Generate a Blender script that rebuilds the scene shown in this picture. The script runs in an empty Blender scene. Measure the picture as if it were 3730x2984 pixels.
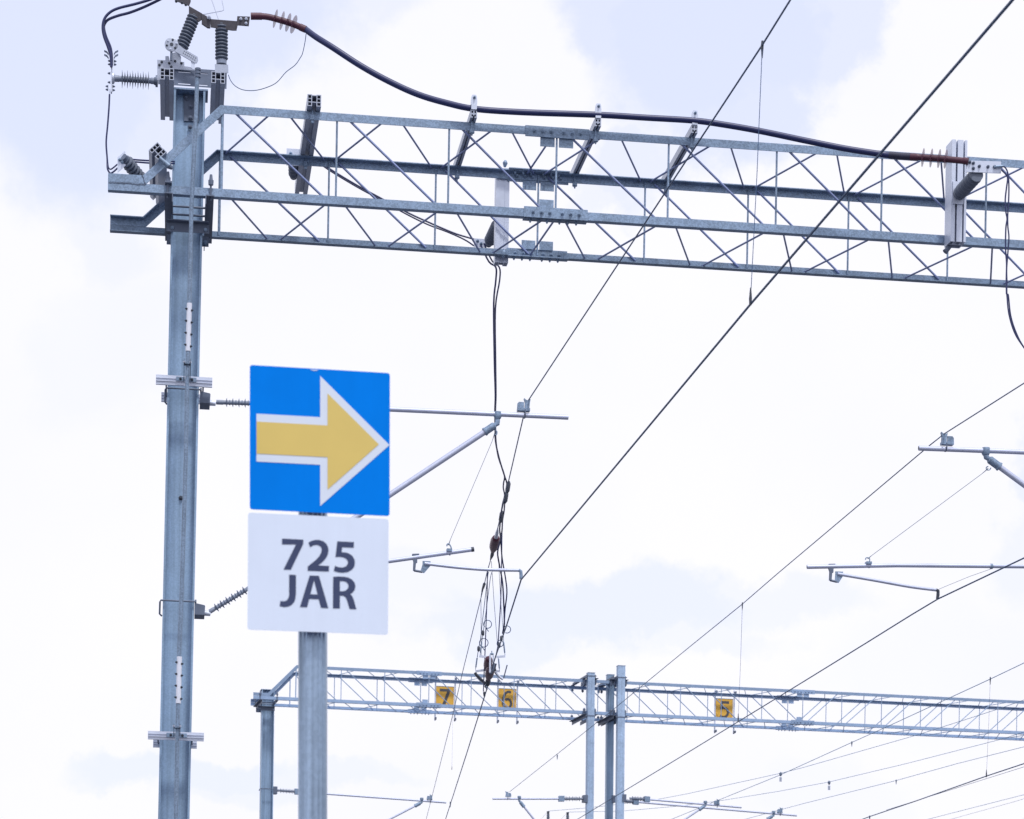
import bpy, bmesh, math, random
from mathutils import Vector
random.seed(7)
rad = math.radians
sc = bpy.context.scene
COL = sc.collection
# ------------------------------------------------------------------ camera, world, sun, exposure
FPX, PPX, PPY, ROLL, EYE = 8900.0, 1865.0, 3806.0, 0.017, 1.7
cam = bpy.data.cameras.new('camera')
co = bpy.data.objects.new('camera', cam); COL.objects.link(co)
co.location = (0, 0, EYE); co.rotation_euler = (rad(90), 0, 0)
co.rotation_euler = (rad(90), -ROLL, 0)
cam.sensor_fit = 'HORIZONTAL'; cam.sensor_width = 36.0
cam.lens = 36.0 * FPX / 3730.0
cam.shift_x = 0.0
cam.shift_y = (PPY - 1492.0) / 3730.0
cam.clip_start = 0.1; cam.clip_end = 3000
cam.dof.use_dof = True; cam.dof.focus_distance = 23.8; cam.dof.aperture_fstop = 8.0
sc.camera = co
sc.view_settings.view_transform = 'Standard'; sc.view_settings.look = 'None'
sc.view_settings.exposure = 0.0; sc.view_settings.gamma = 1.0
SUN_EL, SUN_AZ = rad(60), rad(158)          # azimuth clockwise from +Y (view direction): behind the camera, a little to the right
wd = bpy.data.worlds.new('World'); sc.world = wd; wd.use_nodes = True
def build_world():
    nt = wd.node_tree; N = nt.nodes; Lk = nt.links; N.clear()
    out = N.new('ShaderNodeOutputWorld'); bg = N.new('ShaderNodeBackground'); Lk.new(bg.outputs[0], out.inputs[0])
    bg.inputs[1].default_value = 0.1
    sky = N.new('ShaderNodeTexSky'); sky.sky_type = 'NISHITA'; sky.sun_disc = False
    sky.sun_elevation = SUN_EL; sky.sun_rotation = SUN_AZ; sky.air_density = 1.0; sky.dust_density = 2.0
    tc = N.new('ShaderNodeTexCoord')
    def vm(op, a, b=None):
        n = N.new('ShaderNodeVectorMath'); n.operation = op
        for i, x in enumerate((a, b)):
            if x is None: continue
            if isinstance(x, (tuple, list)): n.inputs[i].default_value = x
            else: Lk.new(x, n.inputs[i])
        return n
    def mt(op, a, b=None, clamp=False):
        n = N.new('ShaderNodeMath'); n.operation = op; n.use_clamp = clamp
        for i, x in enumerate((a, b)):
            if x is None: continue
            if isinstance(x, (int, float)): n.inputs[i].default_value = x
            else: Lk.new(x, n.inputs[i])
        return n.outputs[0]
    d0 = tc.outputs['Generated']
    no = N.new('ShaderNodeTexNoise'); no.inputs['Scale'].default_value = 12; no.inputs['Detail'].default_value = 9
    no.inputs['Roughness'].default_value = .62; Lk.new(d0, no.inputs['Vector'])
    off = vm('MULTIPLY', vm('SUBTRACT', no.outputs['Color'], (.5, .5, .5)).outputs[0], (.105, .04, .08)).outputs[0]
    d = vm('ADD', d0, off).outputs[0]
    total = None
    # breaks in the cloud where blue shows: centre direction (native picture x, y), half sizes, strength
    for (u, v, ru, rv, k) in SKY_GAPS:
        a = (u - PPX) / FPX; b = (PPY - v) / FPX
        c = Vector((a, 1, b)).normalized()
        q = vm('MULTIPLY', vm('SUBTRACT', d, tuple(c)).outputs[0], (FPX / ru * .95, .5, FPX / rv * .98)).outputs[0]
        ln = vm('LENGTH', q).outputs['Value']
        mr = N.new('ShaderNodeMapRange'); mr.interpolation_type = 'SMOOTHSTEP'
        Lk.new(ln, mr.inputs[0]); mr.inputs[1].default_value = 1.15; mr.inputs[2].default_value = .62
        mr.inputs[3].default_value = 0; mr.inputs[4].default_value = k
        total = mr.outputs[0] if total is None else mt('MAXIMUM', total, mr.outputs[0])
    # broken cloud over the rest of the sky
    n2 = N.new('ShaderNodeTexNoise'); n2.inputs['Scale'].default_value = 2.6; n2.inputs['Detail'].default_value = 5
    Lk.new(d0, n2.inputs['Vector'])
    mr2 = N.new('ShaderNodeMapRange'); Lk.new(n2.outputs[0], mr2.inputs[0]); mr2.inputs[1].default_value = .5; mr2.inputs[2].default_value = .72
    mr2.inputs[3].default_value = 0; mr2.inputs[4].default_value = .8
    sp = N.new('ShaderNodeSeparateXYZ'); Lk.new(d0, sp.inputs[0])
    away = N.new('ShaderNodeMapRange'); Lk.new(sp.outputs[1], away.inputs[0]); away.inputs[1].default_value = .86; away.inputs[2].default_value = .7
    total = mt('MAXIMUM', total, mt('MULTIPLY', mr2.outputs[0], away.outputs[0]))
    total = mt('MINIMUM', total, 1.0)
    # thin veil in front of the blue
    blue = vm('ADD', vm('MULTIPLY', sky.outputs[0], (.3, .3, .3)).outputs[0], SKY_VEIL).outputs[0]
    # cloud body with faint grey-blue modelling
    n3 = N.new('ShaderNodeTexNoise'); n3.inputs['Scale'].default_value = 9; n3.inputs['Detail'].default_value = 4
    Lk.new(d0, n3.inputs['Vector'])
    cr = N.new('ShaderNodeMix'); cr.data_type = 'RGBA'; Lk.new(n3.outputs[0], cr.inputs[0])
    cr.inputs[6].default_value = (9.35, 9.45, 10.4, 1); cr.inputs[7].default_value = (10.3, 10.2, 11.0, 1)
    mx = N.new('ShaderNodeMix'); mx.data_type = 'RGBA'; Lk.new(total, mx.inputs[0]); Lk.new(cr.outputs[2], mx.inputs[6]); Lk.new(blue, mx.inputs[7])
    Lk.new(mx.outputs[2], bg.inputs[0])
SKY_VEIL = (7.1, 7.45, 9.4)
SKY_GAPS = [(120, 200, 520, 520, 1.0), (520, 60, 560, 300, 1.0), (560, 420, 260, 300, .8), (980, 20, 420, 130, .5),
            (2500, 120, 420, 330, 1.0), (2640, 420, 220, 190, .9), (2250, 60, 350, 180, .9), (2900, 60, 190, 160, .8), (2330, 620, 160, 130, .6), (2250, 700, 200, 70, .4),
            (3690, 1620, 110, 190, .55), (3700, 1900, 160, 300, .35), (2160, 2220, 700, 130, .62), (1800, 2300, 420, 90, .5), (2750, 2180, 420, 90, .35), (1420, 2120, 300, 120, .22),
            (640, 2780, 420, 80, .6), (980, 2850, 420, 70, .4), (250, 760, 200, 240, .3), (350, 1300, 260, 300, .16), (3350, 2450, 420, 260, .12), (3000, 2880, 300, 120, .14),
            (2500, 2330, 340, 70, .35), (1250, 2850, 330, 60, .3)]
build_world()
sl = bpy.data.lights.new('sun', 'SUN'); sl.energy = 2.35; sl.angle = rad(7); sl.color = (1.0, .98, .95)
so = bpy.data.objects.new('sun', sl); COL.objects.link(so)
sdir = Vector((math.sin(SUN_AZ) * math.cos(SUN_EL), math.cos(SUN_AZ) * math.cos(SUN_EL), math.sin(SUN_EL)))
so.rotation_euler = (-sdir).to_track_quat('-Z', 'Y').to_euler(); so.location = sdir * 80

# ------------------------------------------------------------------ materials
def mat(name, col, met=0.0, rough=.5, var=.0, vscale=8.0, spangle=0.0, streak=0.0, alpha=1.0, trans=0.0, bump=0.0, spec=.5):
    m = bpy.data.materials.new(name); m.use_nodes = True
    nt = m.node_tree; N = nt.nodes; Lk = nt.links
    b = N['Principled BSDF']
    b.inputs['Metallic'].default_value = met; b.inputs['Roughness'].default_value = rough
    b.inputs['Specular IOR Level'].default_value = spec; b.inputs['Alpha'].default_value = alpha; b.inputs['Transmission Weight'].default_value = trans
    cnode = N.new('ShaderNodeRGB'); cnode.outputs[0].default_value = (*col, 1)
    cur = cnode.outputs[0]
    tc = N.new('ShaderNodeTexCoord')
    def vary(fac, amt, cur):
        mr = N.new('ShaderNodeMapRange'); Lk.new(fac, mr.inputs[0]); mr.inputs[1].default_value = .25; mr.inputs[2].default_value = .75
        mr.inputs[3].default_value = 1 - amt; mr.inputs[4].default_value = 1 + amt
        mu = N.new('ShaderNodeVectorMath'); mu.operation = 'SCALE'; Lk.new(cur, mu.inputs[0]); Lk.new(mr.outputs[0], mu.inputs['Scale'])
        return mu.outputs[0]
    if var:
        n = N.new('ShaderNodeTexNoise'); n.inputs['Scale'].default_value = vscale; n.inputs['Detail'].default_value = 5; Lk.new(tc.outputs['Object'], n.inputs['Vector'])
        cur = vary(n.outputs[0], var, cur)
    if spangle:
        n = N.new('ShaderNodeTexVoronoi'); n.inputs['Scale'].default_value = 75; Lk.new(tc.outputs['Object'], n.inputs['Vector'])
        s = N.new('ShaderNodeSeparateColor'); Lk.new(n.outputs['Color'], s.inputs[0])
        cur = vary(s.outputs[0], spangle, cur)
    if streak:
        mp = N.new('ShaderNodeMapping'); mp.inputs['Scale'].default_value = (26, 26, .55); Lk.new(tc.outputs['Object'], mp.inputs['Vector'])
        n = N.new('ShaderNodeTexNoise'); n.inputs['Scale'].default_value = 1.0; n.inputs['Detail'].default_value = 6; Lk.new(mp.outputs[0], n.inputs['Vector'])
        cur = vary(n.outputs[0], streak, cur)
    if streak or spangle:
        oi = N.new('ShaderNodeObjectInfo'); mr = N.new('ShaderNodeMapRange'); Lk.new(oi.outputs['Random'], mr.inputs[0]); mr.inputs[3].default_value = .88; mr.inputs[4].default_value = 1.12
        mu = N.new('ShaderNodeVectorMath'); mu.operation = 'SCALE'; Lk.new(cur, mu.inputs[0]); Lk.new(mr.outputs[0], mu.inputs['Scale']); cur = mu.outputs[0]
    Lk.new(cur, b.inputs['Base Color'])
    if bump:
        n = N.new('ShaderNodeTexNoise'); n.inputs['Scale'].default_value = 40; Lk.new(tc.outputs['Object'], n.inputs['Vector'])
        bp = N.new('ShaderNodeBump'); bp.inputs['Strength'].default_value = bump; bp.inputs['Distance'].default_value = .01; Lk.new(n.outputs[0], bp.inputs['Height']); Lk.new(bp.outputs[0], b.inputs['Normal'])
    return m
GALV = mat('galvanised_steel', (.198, .275, .395), .25, .5, .16, 5, .16, .0)
MASTM = mat('galvanised_mast_steel', (.232, .335, .475), .3, .45, .16, 1.6, .06, .24)
DARKG = mat('weathered_steel', (.12, .15, .22), .25, .55, .15, 14)
BAR = mat('galvanised_bar', (.185, .235, .43), .25, .5, .1, 12, .08)
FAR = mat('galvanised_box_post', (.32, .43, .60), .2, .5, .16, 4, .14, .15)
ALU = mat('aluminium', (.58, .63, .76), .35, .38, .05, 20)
FARG = mat('galvanised_steel_far_glare', (.255, .36, .54), .15, .5, .1, 5, .08)  # galvanised steel lightened to paint in glare over the distant gantry
ALUD = mat('aluminium_extrusion', (.38, .42, .52), .35, .4, .06, 20)
TUBE = mat('cantilever_tube', (.50, .54, .70), .35, .5, .06, 12)
WHITEM = mat('white_sleeve', (.70, .73, .84), .1, .4, .04, 20)
INS = mat('grey_silicone', (.11, .135, .19), 0, .45, .08, 30)
INSL = mat('pale_grey_silicone', (.22, .26, .355), 0, .45, .06, 30)
CABLE = mat('black_cable', (.012, .020, .10), 0, .42, .1, 30)
WIRE = mat('copper_wire_patina', (.012, .055, .15), .2, .5, .1, 30)
THIN = mat('thin_steel_wire', (.10, .13, .19), .3, .5)
REDT = mat('red_polymer', (.075, .018, .04), 0, .45, .1, 25)
SHED = mat('red_translucent_shed', (.20, .09, .14), 0, .35, alpha=.5)
DARK = mat('dark_fitting', (.05, .06, .085), .3, .5, .1, 30)
BLUE = mat('blue_sign_face', (.0, .19, .74), 0, .5, .05, 5, streak=.025, spec=.04)
WHITE = mat('white_sign_face', (.68, .76, .92), 0, .45, .04, 3, streak=.02)
WHITEA = mat('white_arrow_film', (.66, .73, .86), 0, .45, .02, 6)
YEL = mat('yellow_arrow_film', (.68, .51, .14), 0, .45, .04, 6)
BLACK = mat('dark_lettering', (.048, .064, .14), 0, .5, .08, 5, spec=.25)
SIGNBACK = mat('sign_edge', (.2, .22, .34), .3, .5)
POSTM = mat('sign_post_steel', (.32, .42, .56), .7, .34, .10, 4, .05, .48)  # strong vertical streaks painted to imitate reflected bands on the tube
YPAN = mat('amber_number_panel', (.74, .42, .06), 0, .5, .05, 5)
BRONZE = mat('weathered_bronze', (.045, .043, .058), .3, .5, .3, 30)
TAPE = mat('cable_tape', (.022, .027, .06), 0, .5, .2, 30)
GREYD = mat('grey_number', (.07, .07, .085), 0, .5)
GRAV = mat('ballast_gravel', (.095, .10, .12), 0, .9, .5, 14, bump=.6)

# ------------------------------------------------------------------ picture geometry: rays from the calibrated camera
CR, SR = math.cos(ROLL), math.sin(ROLL)
def ray(uv):
    a = (uv[0] - PPX) / FPX; b = (PPY - uv[1]) / FPX
    return Vector((a * CR - b * SR, 1.0, a * SR + b * CR))
EYEV = Vector((0, 0, EYE))
def at(uv, d): return EYEV + ray(uv) * d
def hz(uv, z):                      # point on that ray at height z above the eye
    r = ray(uv); return EYEV + r * (z / r.z)
def zf(ox, oy, s): return lambda x, y: (ox + x / s, oy + y / s)
S0 = 2.695
A = zf(340, 0, S0); B = zf(340, 400, S0); C = zf(1040, 300, S0); D = zf(1640, 360, S0); E_ = zf(2330, 360, S0); F_ = zf(2930, 460, S0)
G = zf(480, 1040, S0); H = zf(480, 1680, S0); I = zf(480, 2330, 2.6375); J = zf(1400, 1400, S0); K = zf(1400, 1900, S0)
L = zf(1200, 2344, S0); M = zf(1800, 2344, S0); N_ = zf(2500, 2344, S0); O_ = zf(2930, 2344, S0); P_ = zf(2830, 1400, 2.0533)
R_ = zf(340, 0, 3.5933); S_ = zf(900, 1320, 3.0264); T_ = zf(900, 1860, 3.75); W = zf(1640, 2180, 5.0733); V = zf(380, 580, 4.312)
X7 = zf(1560, 2380, 5.39); X8 = zf(2060, 2400, 5.39); Q2 = zf(3300, 500, 4.3116); Z0 = zf(0, 0, 2156 / 3730)
class Frame:                        # vertical plane frame of a portal: e along the gantry, n away from the viewer
    def __init__(s, uv, d, yaw):
        s.p0 = ray(uv) * d; s.p0.z = 0
        s.e = Vector((math.cos(yaw), math.sin(yaw), 0)); s.n = Vector((-math.sin(yaw), math.cos(yaw), 0))
    def pt(s, uv, n=0.0):
        r = ray(uv); return EYEV + r * ((s.p0.dot(s.n) + n) / r.dot(s.n))
    def sz(s, uv, n=0.0):
        p = s.pt(uv, n); return ((p - s.p0).dot(s.e), p.z)
    def P(s, a, n, z): 
        q = s.p0 + s.e * a + s.n * n; return Vector((q.x, q.y, z))
NEAR = Frame((680, 700), 23.4, rad(7.85))
FARP = Frame((1079, 2500), 60.3, rad(12.05))
UP = Vector((0, 0, 1))

# ------------------------------------------------------------------ mesh helpers
class MB:
    def __init__(s): s.v = []; s.f = []
    def quadbox(s, c8, ):
        i = len(s.v); s.v += c8
        for q in ((0, 3, 2, 1), (4, 5, 6, 7), (0, 1, 5, 4), (1, 2, 6, 5), (2, 3, 7, 6), (3, 0, 4, 7)): s.f.append([i + k for k in q])
        return s
    def box(s, c, x, y, z):         # centre and three half-extent vectors
        c = Vector(c); return s.quadbox([c - x - y - z, c + x - y - z, c + x + y - z, c - x + y - z, c - x - y + z, c + x - y + z, c + x + y + z, c - x + y + z])
    def prism(s, poly, p0, p1, x, y):
        n = len(poly); i = len(s.v)
        for p in (p0, p1): s.v += [p + x * a + y * b for a, b in poly]
        s.f.append([i + k for k in range(n)][::-1]); s.f.append([i + n + k for k in range(n)])
        for k in range(n): s.f.append([i + k, i + (k + 1) % n, i + n + (k + 1) % n, i + n + k])
        return s
    def plate(s, pts, nv, t):       # outline of 3-D points, thickened along nv by t
        n = len(pts); i = len(s.v); s.v += list(pts) + [p + nv * t for p in pts]
        s.f.append([i + k for k in range(n)]); s.f.append([i + n + k for k in range(n)][::-1])
        for k in range(n): s.f.append([i + (k + 1) % n, i + k, i + n + k, i + n + (k + 1) % n])
        return s
    def face(s, pts):
        i = len(s.v); s.v += list(pts); s.f.append([i + k for k in range(len(pts))]); return s
    def tube(s, pts, r, seg=8, smooth=0, caps=True):
        pts = [Vector(p) for p in pts]
        if smooth: pts = spline(pts, smooth)
        n = len(pts); rr = r if isinstance(r, (list, tuple)) else [r] * n
        t0 = (pts[1] - pts[0]).normalized()
        x = t0.orthogonal().normalized(); i0 = len(s.v)
        for k, p in enumerate(pts):
            t = ((pts[min(k + 1, n - 1)] - pts[max(k - 1, 0)])).normalized()
            x = (x - t * x.dot(t)).normalized(); y = t.cross(x)
            for j in range(seg):
                a = 2 * math.pi * j / seg; s.v.append(p + (x * math.cos(a) + y * math.sin(a)) * rr[k])
        for k in range(n - 1):
            for j in range(seg):
                a = i0 + k * seg + j; b = i0 + k * seg + (j + 1) % seg; s.f.append([a, b, b + seg, a + seg])
        if caps:
            s.f.append([i0 + j for j in range(seg)][::-1]); s.f.append([i0 + (n - 1) * seg + j for j in range(seg)])
        return s
    def lathe(s, prof, p0, p1, seg=20):    # prof: (t along p0->p1 in 0..1, radius)
        p0 = Vector(p0); ax = Vector(p1) - p0; d = ax.normalized(); x = d.orthogonal().normalized(); y = d.cross(x); i0 = len(s.v); n = len(prof)
        for t, r in prof:
            for j in range(seg):
                a = 2 * math.pi * j / seg; s.v.append(p0 + ax * t + (x * math.cos(a) + y * math.sin(a)) * max(r, 1e-4))
        for k in range(n - 1):
            for j in range(seg):
                a = i0 + k * seg + j; b = i0 + k * seg + (j + 1) % seg; s.f.append([a, b, b + seg, a + seg])
        s.f.append([i0 + j for j in range(seg)][::-1]); s.f.append([i0 + (n - 1) * seg + j for j in range(seg)])
        return s
def spline(pts, k):
    out = []; n = len(pts)
    for i in range(n - 1):
        a = pts[max(i - 1, 0)]; b = pts[i]; c = pts[i + 1]; d = pts[min(i + 2, n - 1)]
        for j in range(k):
            t = j / k
            out.append(.5 * ((2 * b) + (c - a) * t + (2 * a - 5 * b + 4 * c - d) * t * t + (3 * b - a - 3 * c + d) * t ** 3))
    out.append(pts[-1]); return out
def link_mesh(name, mb, m, base, parent=None, label=None):
    me = bpy.data.meshes.new(name); me.from_pydata([tuple(Vector(v) - base) for v in mb.v], [], mb.f); me.materials.append(m)
    bm = bmesh.new(); bm.from_mesh(me); bmesh.ops.recalc_face_normals(bm, faces=bm.faces); bm.to_mesh(me); bm.free()
    me.polygons.foreach_set('use_smooth', [True] * len(me.polygons)); me.set_sharp_from_angle(angle=rad(38)); me.update()
    o = bpy.data.objects.new(name, me); COL.objects.link(o)
    if parent is not None: o.parent = parent
    else: o.location = base
    if label: o['label'] = label
    return o
class Thing:
    def __init__(s, name, label, cat, base, group=None):
        s.o = bpy.data.objects.new(name, None); COL.objects.link(s.o); s.base = Vector(base); s.o.location = s.base
        s.o.empty_display_size = .2
        s.o['label'] = label; s.o['category'] = cat
        if group: s.o['group'] = group
    def part(s, name, mb, m, parent=None, label=None): return link_mesh(name, mb, m, s.base, parent or s.o, label)
def single(name, label, cat, mb, m, group=None, base=None):
    b = Vector(base if base is not None else mb.v[0]); o = link_mesh(name, mb, m, b); o['label'] = label; o['category'] = cat
    if group: o['group'] = group
    return o
def structure(name, mb, m):
    o = link_mesh(name, mb, m, Vector((0, 0, 0))); o['kind'] = 'structure'; o['label'] = 'grey stone ballast ground under the railway masts'; o['category'] = 'ground'; return o
def bolt(p, d, r=.014, h=.02):
    d = d.normalized(); return MB().lathe([(0, r * 1.5), (.18, r * 1.5), (.2, r), (.7, r), (.72, r * .55), (1, r * .55)], p, p + d * h, 6)
def extr(p0, p1, w, h, x, y, simple=False):     # slotted aluminium extrusion
    mb = MB(); ax = p1 - p0
    if simple: strips = [(-.5, -.34, -.5, .5), (.34, .5, -.5, .5), (-.34, -.12, -.5, -.36), (.12, .34, -.5, -.36), (-.34, .34, .36, .5), (-.34, -.12, -.08, .08), (.12, .34, -.08, .08), (-.12, .12, -.2, .36)]
    else: strips = [(-.5, -.44, -.5, .5), (.44, .5, -.5, .5), (-.44, -.16, -.5, -.43), (.16, .44, -.5, -.43), (-.44, .44, -.19, -.12), (-.22, -.16, -.43, -.19), (.16, .22, -.43, -.19),
                    (-.22, -.16, -.12, .5), (.16, .22, -.12, .5), (-.16, .16, .38, .45), (-.44, -.22, .43, .5), (.22, .44, .43, .5), (-.44, -.22, .12, .18), (.22, .44, .12, .18)]
    for a, b, c, d in strips:
        mb.prism([(a * w, c * h), (b * w, c * h), (b * w, d * h), (a * w, d * h)], p0, p1, x, y)
    return mb
def insul(p0, p1, rc, rs, n, t0=.08, t1=.92, rs2=None, thick=.35, round_=False, seg=20):
    prof = [(0, rc * 1.12), (t0 * .7, rc * 1.12), (t0 * .8, rc)]
    st = (t1 - t0) / n
    for k in range(n):
        a = t0 + k * st; r = rs if (rs2 is None or k % 2 == 0) else rs2
        if round_: prof += [(a + st * .1, rc), (a + st * .28, r * .93), (a + st * .5, r), (a + st * .72, r * .93), (a + st * .9, rc)]
        else: prof += [(a + st * .15, rc), (a + st * .45, r), (a + st * .52, r), (a + st * (.55 + thick * .6), rc * 1.02)]
    prof += [(t1 + (1 - t1) * .2, rc), (t1 + (1 - t1) * .3, rc * 1.12), (1, rc * 1.12)]
    return MB().lathe(prof, p0, p1, seg)
def ext(pts, a=0.0, b=0.0):
    pts = list(pts)
    if a: pts.insert(0, pts[0] + (pts[0] - pts[1]).normalized() * a)
    if b: pts.append(pts[-1] + (pts[-1] - pts[-2]).normalized() * b)
    return pts
def ubar(f, s0, s1, n0, n1, z, r):  # round bar bent round a mast
    return MB().tube([f.P(s1, n0, z), f.P(s0, n0, z), f.P(s0 - .01, n0 + .02, z), f.P(s0 - .01, n1, z)], r, 6)

# ------------------------------------------------------------------ ground
structure('ground', MB().face([Vector((-900, -300, 0)), Vector((900, -300, 0)), Vector((900, 1800, 0)), Vector((-900, 1800, 0))]), GRAV)

# ------------------------------------------------------------------ gantry
def gantry(name, label, f, z0, z1, nR, svals, stub, flip=None, splices=(), leg=.078, t=.009, rv=.010, rd=.0115, sEnd=None, G=GALV, Bm=BAR):
    T = Thing(name, label, 'gantry', f.P(svals[0], nR / 2, z0))
    Lp = [(0, 0), (leg, 0), (leg, t), (t, t), (t, leg), (0, leg)]
    def chord(path, sg, n0, nsg):
        mb = MB(); n = len(path); rings = []
        per = []
        for k in range(n - 1):
            d = Vector((path[k + 1][0] - path[k][0], path[k + 1][1] - path[k][1])).normalized(); per.append(Vector((-d.y, d.x)) * sg)
        for k in range(n):
            m = per[0] if k == 0 else per[-1] if k == n - 1 else (per[k - 1] + per[k]) / (1 + per[k - 1].dot(per[k]))
            rings.append([f.P(path[k][0] + a * m.x, n0 + b * nsg, path[k][1] + a * m.y) for a, b in Lp])
        i = 0
        for r in rings: mb.v += r
        q = len(Lp)
        for k in range(n - 1):
            for j in range(q): mb.f.append([k * q + j, k * q + (j + 1) % q, (k + 1) * q + (j + 1) % q, (k + 1) * q + j])
        mb.f.append(list(range(q))); mb.f.append([(n - 1) * q + j for j in range(q)])
        return mb
    zs = z0 + 2 * leg + .003
    sa, sb, sc_, ra, rb, rc = stub
    T.part('top_chord', chord([(sa, zs), (sb, zs), (sc_, z1), (sEnd, z1)], -1, 0, 1), G)
    T.part('top_chord', chord([(ra, zs), (rb, zs), (rc, z1), (sEnd, z1)], -1, nR, -1), G)
    T.part('bottom_chord', chord([(sa, z0), (sEnd, z0)], 1, 0, 1), G)
    T.part('bottom_chord', chord([(ra, z0), (sEnd, z0)], 1, nR, -1), G)
    n1 = t + rv; n2 = nR - t - rv
    N = len(svals)
    Gv = G
    def bar(nm, p, q, r, m=None): T.part(nm, MB().tube([p, q], r, 8), m or Bm)
    for k in range(N):
        s = svals[k]
        for n in (n1, n2): bar('vertical_bar', f.P(s, n, z0 + .03), f.P(s, n, z1 - .03), rv * (1.4 if k == 0 else 1.0), Gv)
        if k == N - 1: break
        e = svals[k + 1]; m = (s + e) / 2; dn = not (flip is not None and k >= flip)
        for n in (n1, n2):
            if dn: bar('diagonal_bar', f.P(s + .10, n, z1 - .04), f.P(e - .09, n, z0 + .04), rd)
            else: bar('diagonal_bar', f.P(e - .10, n, z1 - .04), f.P(s + .09, n, z0 + .04), rd)
        na, nb = .035, nR - .03; zt = z1 - t - rv; zb = z0 + t + rv
        bar('lacing_bar', f.P(s + .05, nb, zt), f.P(m - .07, na, zt), rv * .95); bar('lacing_bar', f.P(m + .07, na, zt), f.P(e - .05, nb, zt), rv * .95)
        bar('lacing_bar', f.P(s + .08, na, zb), f.P(m - .06, nb, zb), rv * .95); bar('lacing_bar', f.P(m + .06, nb, zb), f.P(e - .08, na, zb), rv * .95)
    for si in splices:
        s = svals[si]; w = .315
        bar('lacing_bar', f.P(s - .01, .03, z1 - t - rv), f.P(s - .12, nR - .03, z1 - t - rv), rv)
        bar('lacing_bar', f.P(s + .01, .03, z0 + t + rv), f.P(s - .08, nR - .03, z0 + t + rv), rv)
        for (zc, sg) in ((z1, -1), (z0, 1)):
            for (n, nsg) in ((-.004, -1), (nR + .004, 1)):
                zz = zc + sg * .045
                pl = T.part('splice_plate', MB().box(f.P(s, n, zz), f.e * w, f.n * .006, UP * .052), G)
                hz_ = T.part('splice_plate', MB().box(f.P(s, (.055 if nsg < 0 else nR - .055), zc - sg * .006), f.e * w, f.n * .042, UP * .005), G)
                for k in range(6):
                    ds = -.215 + .083 * k + (.03 if k > 2 else -.01)
                    T.part('bolt', bolt(f.P(s + ds, n + nsg * .006 if nsg < 0 else nR - .012, zz), -f.n, .013, .032), G, pl)
                    T.part('bolt', bolt(f.P(s + ds - .02, (.05 if nsg < 0 else nR - .05), (zc - .012 if sg > 0 else zc - .012)), -UP, .012, .03), G, hz_)
                for ds in ((-.092, .092) if sg < 0 or nsg > 0 else (-.092,)):
                    T.part('gusset_plate', MB().box(f.P(s + ds, (.016 if nsg < 0 else nR - .016), zc + sg * .135), f.e * .071, f.n * .004, UP * .045), G)
    return T
def hmast(name, label, f, uvt, uvb, nc, w, dep, group, topz=None):
    pt_ = f.pt(uvt, nc); pb = f.pt(uvb, nc); ax = (pt_ - pb); pb = pt_ - ax * (pt_.z / ax.z)
    T = Thing(name, label, 'mast', pb, group)
    h, d, tf, tw = w / 2, dep / 2, .02, .012
    prof = [(-h, -d), (-h + tf, -d), (-h + tf, -tw / 2), (h - tf, -tw / 2), (h - tf, -d), (h, -d), (h, d), (h - tf, d), (h - tf, tw / 2), (-h + tf, tw / 2), (-h + tf, d), (-h, d)]
    T.part('column', MB().prism(prof, pb, pt_, f.e, f.n), MASTM)
    T.part('cap_plate', MB().box(pt_ + UP * .009, f.e * (h + .025), f.n * (d + .004), UP * .008), GALV)
    T.part('footing', MB().box(pb + UP * .15, f.e * .45, f.n * .45, UP * .15), GRAV)
    return T, pt_, ax.normalized()
def clamp_rail(T, f, s, side, n0, n1, z, sz=.08, m=DARKG, up=False):
    # angle running front to back under (or over) the chords, with its bolts
    k = 1 if up else -1
    prof = [(-sz / 2, 0), (sz / 2, 0), (sz / 2, k * sz * 1.1), (sz / 2 - .009, k * sz * 1.1), (sz / 2 - .009, k * .009), (-sz / 2, k * .009)]
    if side < 0: prof = [(-a, b) for a, b in prof]
    r = T.part('clamp_rail', MB().prism(prof, f.P(s, n0, z), f.P(s, n1, z), f.e, UP), m)
    return r

zA, zB = NEAR.sz((859.5, 387))[1], NEAR.sz((859.5, 721))[1]
NR = 1.26
nu = [811, 1228.5, 1637.4, 2029.6, 2437.8, 2831.7, 3215.7, 3596]
ns_ = [NEAR.sz((u, 400 + (u - 811) * .068))[0] for u in nu]
ns_ += [ns_[-1] + 1.06 * k for k in (1, 2, 3, 4)]
stub = (NEAR.sz(B(145, 640))[0], NEAR.sz(B(490, 640))[0], NEAR.sz(A(1248, 1035))[0], NEAR.sz(B(167, 1035), NR)[0], NEAR.sz(B(488, 1048), NR)[0], NEAR.sz(A(1212, 1470), NR)[0])
NG = gantry('gantry_truss', 'large near lattice gantry of grey galvanised steel crossing the upper picture', NEAR, zB, zA, NR, ns_, stub, None, (3,), sEnd=ns_[-1] + .6)
NM, nmt, nmax = hmast('mast', 'tall near H section steel mast with a vertical rod down its face', NEAR, A(946, 942), I(404, 1725), .63, .305, .30, 'masts carrying the gantries')
pl = NM.part('web_plate', MB().plate([NEAR.pt(A(*p), .602) for p in ((884, 928), (1034, 932), (1034, 1192), (890, 1188))], NEAR.n, .012), DARKG)
for p in ((915, 962), (955, 1048), (953, 1158), (950, 1248)): NM.part('bolt', bolt(NEAR.pt(A(*p), .60), -NEAR.n, .017, .03), DARKG, pl)  # lowest bolt is put in for a hole in the web
NM.part('bolt', bolt(NEAR.pt(H(482, 362), .62), -NEAR.n, .016, .03), DARK)  # dark bolt put in for a hole in the mast web
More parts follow.
